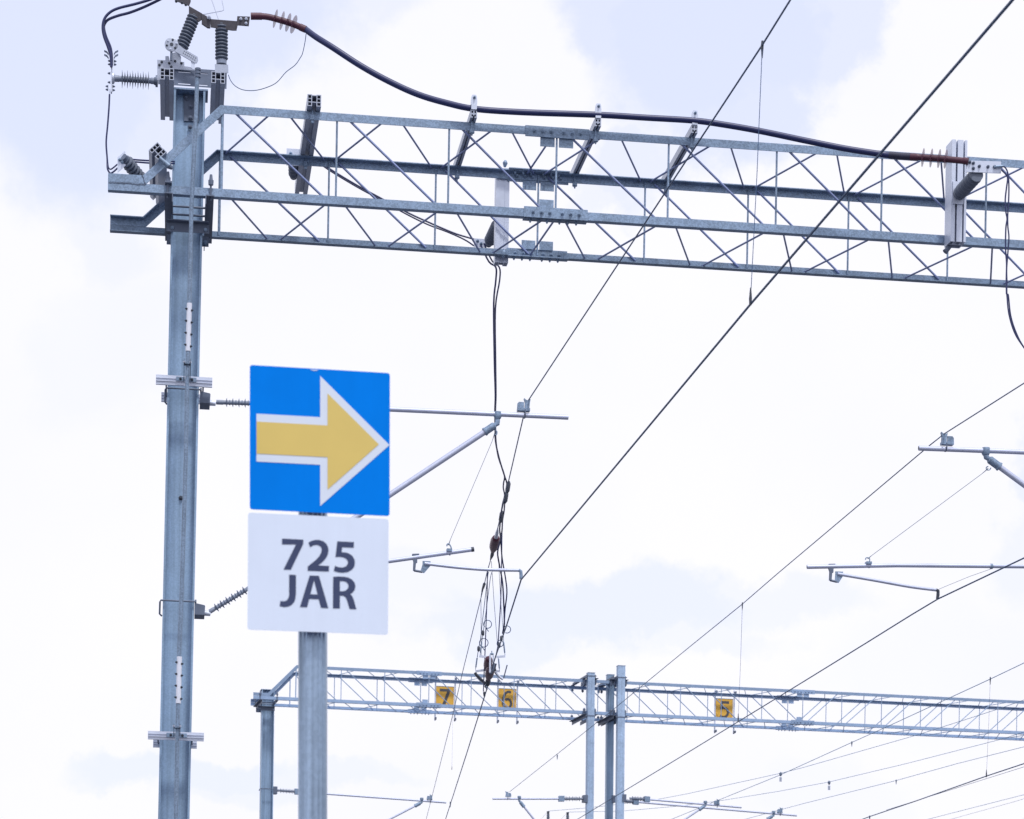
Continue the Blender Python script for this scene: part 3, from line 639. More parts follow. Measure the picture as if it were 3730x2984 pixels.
def steady(T, f, uvb, uvp, uvs, uve, uvc, n=CN, arm_mid=None, cm=GALV):
    # drop bracket on the registration tube, pivot and curved steady arm
    a, p = f.pt(uvb, n), f.pt(uvp, n)
    q = T.part('drop_bracket', MB().plate([a + f.e * x + UP * y - f.n * .015 for x, y in ((-.033, .035), (.036, .04), (.036, .0), (.018, -.015), (.018, -.05), (.006, -.055), (.0, -.13), (-.022, -.13), (-.02, -.04), (-.036, 0))], f.n, .03), DARKG)
    T.part('drop_arm', MB().tube([a + UP * -.128 - f.e * .012, p], .012, 8), DARKG, q)
    s0, e0, c0 = f.pt(uvs, n), f.pt(uve, n), f.pt(uvc, n)
    T.part('pivot_lug', MB().plate([p + f.e * -.02, p + f.e * .02 - UP * .01, s0 + f.e * .06 - UP * .02, s0 + f.e * .06 + UP * .025, s0 - f.e * .02 + UP * .025, s0 - f.e * .02 - UP * .01], f.n, .012), GALV, q)
    mids = [f.pt(u, n) for u in (arm_mid or [])]
    T.part('steady_arm', MB().tube([s0] + mids + [e0], .0165, 12, 5), TUBE)
    T.part('wire_clamp', MB().tube([e0, e0 + f.e * .022 - UP * .01, e0 * .4 + c0 * .6 + f.e * .012, c0], [.018, .018, .018, .016], 8), cm)
# left cantilever, from the near mast
LC = Thing('cantilever', 'tubular cantilever on the near mast reaching out behind the arrow sign', 'cantilever', cpnt(G(700, 1150)), 'cantilevers holding the overhead wires')
t_a, t_b = cpnt(G(1130, 1156)), cpnt(J(1805, 325))
tube_end(LC, 'top_tube', cpnt(G(1400, 1164)), t_b, .0245)
i0, i1 = cpnt(G(830, 1146)), cpnt(G(1420, 1165))
LC.part('insulator', insul(i0, i1, .021, .044, 16, .15, .97, .028, .12), INSL)
lo0, lo1 = cpnt(H(765, 1478)), cpnt(H(1180, 1228))
LC.part('insulator', insul(lo0, lo1, .020, .044, 11, .13, .86, .03, .12), INSL)
st0 = cpnt(J(1110, 385)); st1 = lo1
sd = (st1 - st0).normalized()
tube_end(LC, 'strut_tube', st0 + sd * .1, st1, .0285)
strut_head(LC, cpnt(J(1112, 320)), st0, sd, NEAR)
rg0, rg1 = cpnt((984, 2105)), cpnt(K(872, 273))
tube_end(LC, 'registration_tube', rg0, rg1, .0215)
LC.part('end_cap', MB().tube([rg1 - (rg1 - rg0).normalized() * .02, rg1 + (rg1 - rg0).normalized() * .008], .024, 14), DARK)
saddle(LC, cpnt(J(1378, 288)), NEAR, 1.15, 1)
steady(LC, NEAR, K(305, 355), K(372, 495), K(395, 412), K(1318, 478), K(1340, 565), CN, [K(700, 448), K(1000, 472)])
def mast_bracket(T, f, sm, w, nf, nb, z, k=1.0):
    s1 = sm + w / 2
    q = T.part('mast_bracket', MB().plate([f.P(s1 + a, nf - .03, z + b) for a, b in ((.003, .085), (.02, .085), (.02, .05), (.10, .035), (.105, .025), (.10, -.06), (.003, -.06))], f.n, .26), DARKG)
    T.part('u_strap', MB().tube([f.P(s1 + .02, nf - .035, z + .065), f.P(sm - w / 2 - .02, nf - .035, z + .065), f.P(sm - w / 2 - .028, nf - .02, z + .05), f.P(sm - w / 2 - .030, nf + .02, z - .06), f.P(sm - w / 2 - .01, nf + .04, z - .075)], .009, 8), DARKG, q)
    T.part('clevis', MB().tube([f.P(s1 + .10, (nf + nb) / 2, z - .01), f.P(s1 + .16, (nf + nb) / 2, z - .02)], [.03, .02], 10), ALU, q)
def mast_s(uv): return NEAR.sz(uv, .48)[0]
sm1 = (mast_s(G(358, 1140)) + mast_s(G(663, 1140))) / 2; sm2 = (mast_s(H(305, 1480)) + mast_s(H(612, 1480))) / 2
mast_bracket(LC, NEAR, sm1, .305, .48, .78, cpnt(G(700, 1138)).z, 1)
mast_bracket(LC, NEAR, sm2, .305, .48, .78, cpnt(H(660, 1478)).z, 1)
LC.part('end_fitting', MB().tube([cpnt(G(765, 1143)), cpnt(G(838, 1147))], [.02, .013], 10), ALU)
LC.part('end_fitting', MB().tube([cpnt(H(705, 1495)), lo0], [.022, .016], 10), ALU)
dw = [cpnt(J(1090, 460)), cpnt(J(1060, 555)), cpnt(J(650, 1520)), cpnt(J(630, 1580))]
LC.part('stay_wire', MB().tube([dw[0], dw[1], dw[2], dw[3]], [.006, .0026, .0026, .006], 6), THIN)
LC.part('stay_hook', MB().tube([cpnt(J(*p)) for p in ((613, 1590), (618, 1570), (635, 1568), (655, 1600), (662, 1640))], .007, 6, 3), GALV)
LC.part('stay_hook', MB().tube([cpnt(J(*p)) for p in ((1085, 450), (1105, 465), (1100, 495), (1080, 490))], .006, 6, 3), GALV)
LC.part('stay_clamp', MB().box(cpnt(J(636, 1630)), NEAR.e * .026, NEAR.n * .035, UP * .012), GALV)
LC.part('stay_clamp', MB().tube([cpnt(J(640, 1630)), cpnt(J(642, 1680))], .008, 6), DARKG)

# right cantilever (from a support outside the picture)
RC = Thing('cantilever', 'tubular cantilever entering from the right edge at mid height', 'cantilever', cpnt(P_(2600, 700)), 'cantilevers holding the overhead wires')
a, b = cpnt(P_(1060, 478)), cpnt(P_(2500, 532))
tube_end(RC, 'top_tube', a, b, .0255)
RC.part('bore_shade_disc', MB().lathe([(0, .019), (1, .018)], a - (b - a).normalized() * .001, a + (b - a).normalized() * .0015, 14), DARK)  # dark disc on the closed end, painting the shade inside the tube
s0 = cpnt(P_(1565, 545)); s1 = cpnt(P_(2500, 1230)); sd = (s1 - s0).normalized()
tube_end(RC, 'strut_tube', s0 + sd * .1, s1, .029)
strut_head(RC, cpnt(P_(1562, 515)), s0, sd, NEAR, 1.1)
ra, rb, rc_ = cpnt(P_(225, 1366)), cpnt(P_(900, 1354)), cpnt(P_(2500, 1370))
RC.part('registration_tube', MB().tube([ra, rb, cpnt(P_(1848, 1362)), rc_], .0215, 14), TUBE)
RC.part('bore_shade_disc', MB().lathe([(0, .016), (1, .015)], ra - NEAR.e * .001, ra + NEAR.e * .0015, 14), DARK)  # same painted shade disc for the registration tube end
saddle(RC, cpnt(P_(1262, 470)), NEAR, 1.15, -1)
steady(RC, NEAR, P_(408, 1372), P_(448, 1478), P_(452, 1418), P_(1190, 1538), P_(1200, 1605), CN, [P_(640, 1450), P_(750, 1469), P_(1000, 1514)], DARK)
RC.part('stay_wire', MB().tube([cpnt(P_(*p)) for p in ((1580, 630), (1530, 672), (710, 1280), (680, 1305))], [.006, .0028, .0028, .006], 6), THIN)
RC.part('stay_hook', MB().tube([cpnt(P_(*p)) for p in ((1600, 625), (1590, 640), (1570, 640), (1566, 622), (1580, 615))], .006, 6, 3), GALV)
RC.part('stay_hook', MB().tube([cpnt(P_(*p)) for p in ((662, 1312), (668, 1298), (690, 1300), (694, 1320), (686, 1335))], .006, 6, 3), GALV)
RC.part('stay_clamp', MB().box(cpnt(P_(684, 1338)), NEAR.e * .028, NEAR.n * .035, UP * .012), GALV)
RC.part('stay_clamp', MB().tube([cpnt(P_(684, 1332)), cpnt(P_(690, 1375))], .008, 6), DARKG)
RC.part('stay_clamp', MB().lathe([(0, .028), (1, .028)], cpnt(P_(1596, 1362)), cpnt(P_(1612, 1362)), 12), GALV)
RC.part('stay_wire', MB().tube([cpnt(P_(*p)) for p in ((1600, 1382), (1440, 1438), (1260, 1512), (1200, 1538))], .0022, 6), THIN)
sx = NEAR.sz(P_(2500, 900), CN)
hq = cpnt(P_(2540, 900)); RC.part('hanging_post', MB().box(Vector((hq.x, hq.y, (zA + .2 + hq.z - 2.0) / 2)), NEAR.e * .08, NEAR.n * .08, UP * ((zA + .2 - hq.z + 2.0) / 2)), FAR)

# ------------------------------------------------------------------ overhead wires of the two near tracks
zm1 = cpnt(J(1415, 155)).z - EYE; zc1 = cpnt(K(1340, 572)).z - EYE
zm2 = cpnt(P_(1225, 395)).z - EYE; zc2 = cpnt(P_(1200, 1608)).z - EYE
GM, GC = 'messenger wires', 'contact wires'
def wire(name, label, pts, r, m=WIRE, g=None, cat='wire', sm=0): return single(name, label, cat, MB().tube(pts, r, 6, sm), m, g)
m1 = [hz(Z0(1664, 0), zm1 - .06), hz(Z0(1605, 95), zm1 - .05), cpnt(J(1418, 152)), cpnt(J(1380, 250)), hz(J(1360, 342), zm1 - .12), hz(J(1210, 992), zm1 - .16), hz(K(1112, 70), zm1 - .2)]
wire('messenger_wire', 'thin upper wire running from the top edge to the saddle right of the sign', ext(m1, 9, 0), .0062, WIRE, GM)
c1_ = [hz(Z0(2132, 0), zc1), hz(Z0(1580, 641), zc1), cpnt(K(1342, 572)), hz(K(1200, 1020), zc1), hz(K(1090, 1330), zc1), hz(K(1048, 1470), zc1), hz(L(1560, 400), zc1), hz(L(1360, 1040), zc1), hz(L(1140, 1725), zc1)]
wire('contact_wire', 'thick contact wire crossing the picture from the top right corner to the red insulators', ext(c1_, 9, 18), .0078, WIRE, GC)
m1b = [hz(K(1052, 345), zm1 - .22), hz(K(1010, 492), zm1 - .24), hz(K(980, 622), zm1 - .25), hz(L(1305, 290), zm1 - .3), hz(L(1210, 705), zm1 - .3), hz(L(1080, 1215), zm1 - .25)]
wire('messenger_wire', 'thin upper wire descending from the single red insulator past the yellow 7 panel', ext(m1b, 0, 20), .0058, WIRE, GM)
m2 = [hz(Z0(2156, 807), zm2), cpnt(P_(1245, 375)), cpnt(P_(1215, 400)), hz(P_(1145, 455), zm2 - .05), hz(P_(0, 1420), zm2 - .15), hz(Z0(1563, 1272), zm2 - .17), hz(N_(0, 60), zm2 - .18), hz(M(1180, 640), zm2 - .1), hz(M(450, 1220), zm2)]
wire('messenger_wire', 'thin upper wire descending left from the saddle of the right edge cantilever', ext(m2, 8, 6), .0062, WIRE, GM)
c2 = [hz((3730, 2033), zc2), cpnt(P_(1204, 1606)), hz(P_(1005, 1725), zc2), hz(O_(600, 0), zc2), hz(O_(0, 370), zc2), hz(N_(0, 1080), zc2), hz(M(820, 1725), zc2)]
wire('contact_wire', 'dark contact wire rising right from the bottom centre to the right edge cantilever', ext(c2, 12, 10), .0075, WIRE, GC)
def dropper(label, top, bot, thin=.0024, k=1.0, m=WIRE):
    T = Thing('dropper', label, 'dropper', bot, 'droppers between messenger and contact wires')
    T.part('wire', MB().tube([top, (top + bot) / 2 + Vector((.004, 0, 0)), bot], thin, 6), m)
    T.part('upper_clip', MB().tube([top + UP * .03 * k, top, top - UP * .08 * k], [.007 * k, .010 * k, .004 * k], 6), DARK)
    T.part('lower_clip', MB().tube([bot + UP * .09 * k, bot + UP * .02 * k, bot - UP * .02 * k], [.004 * k, .010 * k, .008 * k], 6), DARK)
dropper('thin dropper wire between the two near wires crossing the gantry at right', hz(Z0(1605, 96), zm1 - .05), hz(Z0(1580, 636), zc1 + .005))
dropper('thin dropper from the wire of the right cantilever down past the yellow 5 panel', hz(Z0(1563, 1273), zm2 - .17), hz(N_(509, 752), zc2), .0022)
# ------------------------------------------------------------------ jumper, red insulators and section insulator
def lerp(a, b, t): return a + (b - a) * t
jp = [D(300, 1440), D(380, 1600), D(448, 1655), Z0(1044, 590), Z0(1039.5, 640), Z0(1041, 760), J(1090, 100), J(1086, 250), J(1088, 420), J(1092, 560), J(1125, 720), J(1175, 885), J(1200, 960), J(1205, 1010), J(1185, 1090), J(1165, 1160), J(1145, 1280), J(1135, 1380), K(1132, 90), K(1140, 180)]
jd = [25.6, 25.6, 25.6, 25.65, 25.7, 25.9, 26.1, 26.3, 26.6, 26.9, 27.3, 27.7, 27.9, 28.1, 28.3, 28.5, 28.8, 29.1, 29.3, 29.5]
jq = [K(1112, 300), K(1130, 430), K(1160, 600), K(1172, 800), K(1178, 1000), K(1165, 1090)]
jqd = [29.6, 29.8, 30, 30.1, 30.2, 30.3]
wire('jumper_wire', 'long black jumper hanging from the middle upright insulator to the section insulator, main strand', [at(u, d) for u, d in zip(jp + jq, jd + jqd)], .0095, CABLE, 'jumpers hanging beside the sign', 'wire', 4)
j2 = [D(330, 1420), D(410, 1590), D(482, 1655), Z0(1052, 590), Z0(1043, 650), Z0(1043.5, 760), J(1096, 100), J(1091, 250), J(1092, 420), J(1096, 560), J(1120, 720), J(1178, 890), J(1170, 970), J(1168, 1020), J(1180, 1080), J(1182, 1150), J(1175, 1250), J(1160, 1340), K(1155, 90), K(1145, 160), K(1155, 350), K(1190, 560), K(1203, 700), K(1185, 860), K(1176, 1000), K(1160, 1100)]
j2d = jd[:18] + [29.2, 29.4, 29.7, 29.9, 30, 30.1, 30.2, 30.3]
wire('jumper_wire', 'long black jumper hanging from the middle upright insulator to the section insulator, bulging strand', [at(u, d + .03) for u, d in zip(j2, j2d)], .0085, CABLE, 'jumpers hanging beside the sign', 'wire', 4)
for lab, uv, d in (('upper dark clamp where the long jumper meets the messenger wire', J(1205, 1010), 28.1), ('middle dark clamp on the long jumper below the cantilever', J(1184, 1110), 28.35), ('lower dark clamp on the long jumper above the single red insulator', J(1140, 1300), 28.9)):
    p = at(uv, d); single('wire_clamp', lab, 'clamp', MB().lathe([(0, .012), (.2, .026), (.8, .026), (1, .012)], p - UP * .07, p + UP * .07 + NEAR.e * .02, 8), DARK, 'clamps on the jumper')
def red_ins(T, a, b, r, nm='insulator_body'):
    return T.part(nm, MB().lathe([(0, r * .35), (.04, r * .4), (.06, r * .75), (.22, r), (.62, r), (.95, r * .5), (1, r * .35)], a, b, 12), REDT)
MI = Thing('wire_insulator', 'single dark red insulator in the upper wire beside the tube end', 'insulator', hz(K(1080, 220), zm1 - .2), 'dark red insulators in the overhead wires')
def tdir(uva, uvb, z): return hz(uva, z), hz(uvb, z)
mA, mB_ = hz(K(1098, 155), zm1 - .2), hz(K(1064, 296), zm1 - .2)
red_ins(MI, mA, mB_, .060)
MI.part('end_fitting', MB().tube([mA, hz(K(1106, 110), zm1 - .2), hz(K(1112, 70), zm1 - .2)], [.024, .022, .008], 8), ALU)
MI.part('end_fitting', MB().tube([mB_, hz(K(1058, 330), zm1 - .21), hz(K(1042, 375), zm1 - .22)], [.022, .024, .008], 8), DARK)
# section insulator on the contact wire
dS = hz(W(740, 1390), zc1).y
ws = lambda x, y, dd=0: at(W(x, y), dS + dd)
SI = Thing('section_insulator', 'section insulator with two dark red bodies and white bars in the contact wire', 'insulator', ws(740, 1390), 'dark red insulators in the overhead wires')
red_ins(SI, ws(715, 1110, -.5), ws(680, 1310, .25), .055)
red_ins(SI, ws(755, 1255, -.3), ws(700, 1505, .6), .056)
def wb(nm, pts, r, m, sm=0, dd=0, seg=6): return SI.part(nm, MB().tube([ws(x, y, dd) for x, y in pts], r, seg, sm), m)
def flatbar(nm, p, q, hw, m, dd=0):
    a, b = ws(*p, dd), ws(*q, dd); x = (b - a).normalized(); y = x.cross(Vector((0, 1, 0))).normalized()
    return SI.part(nm, MB().box((a + b) / 2, x * ((b - a).length / 2), Vector((0, 1, 0)) * .006, y * hw), m)
flatbar('cross_bar', (535, 1068), (725, 1090), .013, ALU, -.2); flatbar('cross_bar', (850, 1085), (1018, 1068), .013, ALU, -.2)
flatbar('cross_bar', (465, 1348), (660, 1322), .013, ALU, .1); flatbar('cross_bar', (830, 1345), (916, 1345), .013, ALU, .1)
for x0, x1 in ((738, 735), (795, 800)): wb('yoke_rod', [(x0, 1040), (x1, 1370 if x0 < 760 else 1200)], .012 if x0 < 760 else .008, ALU, 0, -.52, 8)
wb('yoke_cap', [(735, 1028), (802, 1028)], .012, GALV, 0, -.52); wb('yoke_bolt', [(768, 970), (768, 1030)], .006, GALV, 0, -.52)
SI.part('contact_clamp', MB().tube([ws(820, 1200, -.4), ws(770, 1330, -.4), ws(740, 1395, -.4)], [.014, .028, .016], 10), DARKG)
SI.part('contact_clamp', MB().tube([ws(810, 1310, -.3), ws(832, 1345, -.3)], [.028, .018], 10), DARK)
SI.part('contact_clamp', MB().tube([ws(850, 1205, -.3), ws(826, 1300, -.3)], .008, 8), DARK)
wb('runner_arm', [(462, 1372), (480, 1410), (560, 1490), (655, 1585)], .018, DARK, 3, .2, 8); wb('runner_arm', [(468, 1420), (540, 1510), (640, 1600)], .009, ALU, 3, .25)
wb('runner_arm', [(830, 1358), (900, 1440), (975, 1495)], .016, ALU, 3, .2, 8); wb('runner_arm', [(985, 1480), (1052, 1230)], .008, THIN, 0, .2)
SI.part('end_fitting', MB().tube([ws(700, 1500, .6), ws(700, 1530, .6), ws(690, 1590, .7)], [.03, .036, .028], 10), DARK)
wb('end_fitting', [(690, 1590), (640, 1625), (665, 1650), (680, 1690)], .010, DARKG, 3, .7)
for pts in (((585, 790), (552, 1050)), ((985, 790), (1012, 1055)), ((500, 1080), (466, 1320)), ((890, 1095), (912, 1340))):
    a, b = ws(*pts[0]), ws(*pts[1]); SI.part('tension_spring', MB().tube([a, lerp(a, b, .08), lerp(a, b, .1), lerp(a, b, .8), lerp(a, b, .82), b], [.004, .004, .009, .009, .004, .004], 8), GALV)
for cx, cy, r in ((690, 478, 74), (620, 820, 80), (1050, 575, 66), (922, 835, 58)):
    pts = [(cx + r * math.cos(a), cy + r * math.sin(a)) for a in [math.pi * .75 + 2 * math.pi * k / 20 for k in range(20)]]
    wb('wire_coil', pts + [(cx + (20 if cx < 800 else -20), cy + r * 1.8 if cx < 800 else cy + r * .9)], .0052, WIRE, 2)
HW = 'hanger wires above the section insulator'
for lab, pts, r, m in (('outer left pale hanger wire above the section insulator', [K(958, 668), K(948, 740), W(570, 400), W(572, 1060)], .0035, THIN),
                   ('left slanting hanger wire ending at a spring of the section insulator', [K(1022, 492), K(1005, 620), W(602, 360), W(560, 760), W(524, 930), W(512, 1000), W(500, 1085)], .0045, WIRE),
                   ('inner left hanger wire ending in a knot above the section insulator', [K(1052, 500), K(1040, 560), W(660, 260), W(622, 540), W(604, 640), W(595, 720), W(586, 790)], .0042, WIRE),
                   ('straight dark hanger wire left of the red insulators reaching the far truss', [K(1012, 490), W(680, 0), W(665, 400), W(650, 800), W(635, 1200), W(620, 1500), W(612, 1720)], .0070, CABLE),
                   ('thin pale hanger wire between the two strands above the section insulator', [K(1050, 390), K(1062, 560), W(805, 0), W(860, 700), W(876, 880)], .0034, THIN),
                   ('dark hanger wire right of centre running down to the white yoke', [K(1155, 90), K(1150, 470), W(932, 100), W(905, 500), W(882, 880), W(840, 1080)], .0075, CABLE),
                   ('short thin hanger wire against the black strands of the jumper', [K(1120, 350), K(1130, 560), W(940, 150), W(972, 520), W(985, 700), W(986, 790)], .0032, THIN)):
    wire('hanger_wire', lab, [at(u, dS) for u in pts], r, m, HW)
for lab, uv in (('small dark knot clamp on the left hanger wire', W(605, 640)), ('small dark knot clamp low on the outer left hanger wire', W(524, 932)), ('dark cable clamp where the jumper meets the contact wire', W(945, 740)), ('lower dark cable clamp on the contact wire above the yoke', W(905, 865))):
    p = at(uv, dS - .05); single('wire_clamp', lab, 'clamp', MB().lathe([(0, .008), (.2, .018), (.8, .018), (1, .008)], p - UP * .035, p + UP * .035, 8), DARK, 'clamps on the jumper')
p = hz(K(978, 625), zm1 - .25)
single('wire_clamp', 'dark wedge clamp on the thin descending wire left of the hangers', 'clamp', MB().tube([hz(K(982, 612), zm1 - .25), hz(K(968, 655), zm1 - .25), hz(K(955, 690), zm1 - .25)], [.02, .016, .006], 6), DARK, 'clamps on the jumper')
p = hz(L(1520, 505), zc1)
single('wire_clamp', 'dark clamp on the contact wire between the yellow 7 and 6 panels', 'clamp', MB().tube([hz(L(1520, 485), zc1 + .01), hz(L(1522, 515), zc1 + .02)], [.018, .014], 8), DARK, 'clamps on the jumper')
dropper('thin pale dropper hanging from the wire beneath the yellow 7 panel', hz(L(1208, 712), zm1 - .3), at(L(1202, 1235), 34), .0014, .5, THIN)

# ------------------------------------------------------------------ far portal
g = FARP
fA, fB = g.sz((1422.6, 2344 + 258 / S0))[1], g.sz((1422.6, 2344 + 605 / S0))[1]
fu = [1079, 1243.8, 1402.2, 1563.6, 1717.6, 1873.5, 2026.3, 2179.2, 2330.6, 2480.1, 2628.8, 2776.4, 2925.6, 3067.7, 3212.4, 3354.9, 3495.9, 3636.1]
fs = [g.sz((u, 2440 + (u - 1079) * .048))[0] for u in fu]
fs += [fs[-1] + 1.07 * k for k in (1, 2, 3, 4)]
fst = (g.sz(I(1168, 520))[0], g.sz(I(1308, 545))[0], g.sz(I(1583, 256))[0], g.sz(I(1142, 600), NR)[0], g.sz(I(1290, 600), NR)[0], g.sz(I(1550, 325), NR)[0])
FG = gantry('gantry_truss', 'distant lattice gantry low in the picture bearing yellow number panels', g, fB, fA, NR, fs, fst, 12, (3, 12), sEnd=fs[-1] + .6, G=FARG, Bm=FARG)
FM, fmt_, _ = hmast('mast', 'distant steel mast at the left end of the far gantry', g, I(1306, 492), I(1291, 1725), .63, .305, .30, 'masts carrying the gantries')
sLf = g.sz(I(1240, 585), -.07)[0]; sRf = g.sz(I(1395, 590), -.07)[0]
clamp_set(FG, g, sLf, sRf, -.07, 1.34, fB, .44, .83)
def hang_post(label, x0, x1, y0, n, m):
    a, b = g.pt(M(x0, y0), n), g.pt(M(x1, y0), n); w = (b - a).length / 2; c = (a + b) / 2
    bot = g.pt(M((x0 + x1) / 2 - 13 * (1725 - y0) / 1430, 1725), n); lean = (c - bot).normalized(); low = bot - lean * .9
    T = Thing('hanging_post', label, 'post', low, 'square posts on the far gantry')
    T.part('post', MB().prism([(-w, -w), (w, -w), (w, w), (-w, w)], low, c, g.e, g.n), m)
    T.part('cap', MB().box(c + UP * .006, g.e * (w + .008), g.n * (w + .008), UP * .005), GALV)
    s = (c - g.p0).dot(g.e)
    for z, up in ((fB - .012, False), (fA + .012, True)):
        for sg in (-1, 1):
            r = clamp_rail(T, g, s + sg * (w + .05) + (.02 if sg > 0 else 0), -sg, -.16, NR + .16, z, .085, DARKG if not up else DARKG, up)
            for nn in (-.05, NR + .03): T.part('clamp_bolt', MB().lathe([(0, .012), (.5, .03), (.8, .035), (1, .012)], g.P(s + sg * (w + .05), nn, z + (.0 if up else .0)), g.P(s + sg * (w + .05), nn, z + (-.16 if up else .16)), 8), DARKG, r)
        nn = n - w - .006
        T.part('strap', MB().box(g.P(s - (.0), nn, z + (.05 if up else -.05)), g.e * (w + .05), g.n * .006, UP * .01), DARKG)
    return T, c, w
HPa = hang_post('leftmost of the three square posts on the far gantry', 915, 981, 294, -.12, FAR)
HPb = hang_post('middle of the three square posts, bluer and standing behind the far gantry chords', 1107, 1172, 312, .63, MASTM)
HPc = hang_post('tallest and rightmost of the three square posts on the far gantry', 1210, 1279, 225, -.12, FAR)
# yellow number panels
def stroke(pts, w):
    n = len(pts); l, r = [], []
    for k in range(n):
        t = (Vector(pts[min(k + 1, n - 1)]) - Vector(pts[max(k - 1, 0)])).normalized(); q = Vector((-t.y, t.x)) * w / 2
        l.append(Vector(pts[k]) + q); r.append(Vector(pts[k]) - q)
    return l, r
def arc(cx, cy, rx, ry, a0, a1, n=14): return [(cx + rx * math.cos(rad(a0 + (a1 - a0) * k / n)), cy + ry * math.sin(rad(a0 + (a1 - a0) * k / n))) for k in range(n + 1)]
NP_N = NR + .16
def number_panel(label, uv0, uv1, glyph):
    a, b = g.pt(uv0, NP_N), g.pt((uv1[0], uv0[1] + 2), NP_N); w = (b - a).length; h = w * 1.13
    s0 = (a - g.p0).dot(g.e); zt = a.z
    T = Thing('number_panel', label, 'sign', g.P(s0 + w / 2, NP_N, zt - h), 'yellow track number panels on the far gantry')
    P2 = lambda x, y, n=0: g.P(s0 + x * w, NP_N + n, zt - y * w)
    bd = T.part('panel', MB().plate([P2(0, 0), P2(1, 0), P2(1, 1.13), P2(0, 1.13)], g.n, .006), YPAN)
    T.part('frame', MB().box(P2(.5, -.012, .003), g.e * w * .5, g.n * .008, UP * .005), GALV)
    for x in (-.05, 1.05):
        q = P2(x, 0, -.02); rl = T.part('mounting_rail', MB().box(g.P(s0 + x * w, NP_N - .03, (fA + fB) / 2 - .02), g.e * .017, g.n * .014, UP * ((fA - fB) / 2 + .13)), ALU)
        for z in (fA + .04, fB - .11): T.part('bolt', MB().box(g.P(s0 + x * w, NP_N - .10, z), g.e * .013, g.n * .10, UP * .03), DARKG, rl)
    mb = MB()
    for pts, wd_ in glyph:
        l, r = stroke(pts, wd_)
        for k in range(len(l) - 1): mb.face([P2(q.x, q.y, -.003) for q in (l[k], l[k + 1], r[k + 1], r[k])])
    T.part('numeral', mb, GREYD, bd)
g7 = [([(.20, .20), (.80, .20)], .15), ([(.70, .278), (.42, 1.05)], .17)]
g6 = [([(.70, .20), (.62, .155), (.52, .16), (.42, .22), (.34, .34), (.285, .5), (.27, .68), (.275, .82), (.30, .93), (.36, 1.01), (.45, 1.05), (.55, 1.05), (.64, 1.0), (.70, .91), (.72, .80), (.70, .69), (.64, .60), (.55, .56), (.47, .57), (.40, .62)], .135)]
g5 = [([(.78, .19), (.30, .19)], .14), ([(.355, .262), (.33, .50)], .13), ([(.27, .545), (.40, .51), (.52, .50), (.63, .54), (.70, .63), (.72, .74), (.70, .86), (.62, .96), (.50, 1.01), (.38, 1.0), (.26, .95)], .135)]
number_panel('yellow panel with a grey 7 on the far gantry', L(1048, 420), L(1223, 420), g7)
number_panel('yellow panel with a grey 6 on the far gantry', L(1660, 443), L(1834, 445), g6)
number_panel('yellow panel with a grey 5 on the far gantry', N_(288, 541), N_(458, 545), g5)
# far cantilevers
def far_cant(label, ins0, ins1, tube1, sad, joint, low, n, flip=1, bracket=None, second=None):
    T = Thing('cantilever', label, 'cantilever', g.pt(ins0, n), 'cantilevers holding the overhead wires')
    a, b, c = g.pt(ins0, n), g.pt(ins1, n), g.pt(tube1, n)
    T.part('insulator', insul(a, b, .028, .062, 10, .12, .9, .05, .15, seg=12), INSL)
    T.part('top_tube', MB().tube([b, c], .027, 10), TUBE)
    T.part('end_fitting', MB().box(b, (c - b).normalized() * .07, g.n * .06, UP * .07), GALV)
    saddle(T, g.pt(sad, n), g, 1.25, flip)
    j, l = g.pt(joint, n), g.pt(low, n); sd = (l - j).normalized()
    strut_head(T, j + UP * .06, j, sd, g, 1.2)
    T.part('strut_tube', MB().tube([j + sd * .1, j + sd * 2.6], .026, 10), TUBE)
    if bracket:
        p = g.pt(bracket, n); T.part('mast_bracket', MB().box(p, g.e * .05, g.n * .12, UP * .09), DARKG)
    return T
zfm = g.pt(I(1370, 1440), .63)
T = far_cant('distant cantilever reaching right from the far mast below the yellow 7 panel', I(1400, 1449), I(1590, 1462), L(1145, 1562), L(988, 1545), L(905, 1562), L(640, 1700), .63, 1, I(1375, 1450))
s_fm = g.sz(I(1297, 1435), .48)[0]
T.part('u_strap', MB().tube([g.P(s_fm + .17, .44, g.pt(I(1360, 1434), .44).z), g.P(s_fm - .17, .44, g.pt(I(1235, 1432), .44).z), g.P(s_fm - .19, .5, g.pt(I(1228, 1450), .5).z)], .012, 6), DARKG)
far_cant('distant cantilever reaching left from the square posts beneath the yellow 6 panel', M(870, 1525), M(660, 1525), L(1602, 1525), M(132, 1515), M(246, 1545), M(390, 1725), -.12, -1, M(890, 1527))
far_cant('upper one of two distant cantilevers reaching right from the tallest square post', M(1330, 1522), M(1500, 1530), N_(540, 1610), N_(303, 1590), N_(186, 1592), N_(40, 1690), -.12, 1, M(1268, 1520))
far_cant('lower one of two distant cantilevers reaching right, from the middle square post', M(1240, 1545), M(1390, 1556), N_(1083, 1690), N_(922, 1672), N_(856, 1690), N_(790, 1730), .63, 1, M(1165, 1530))
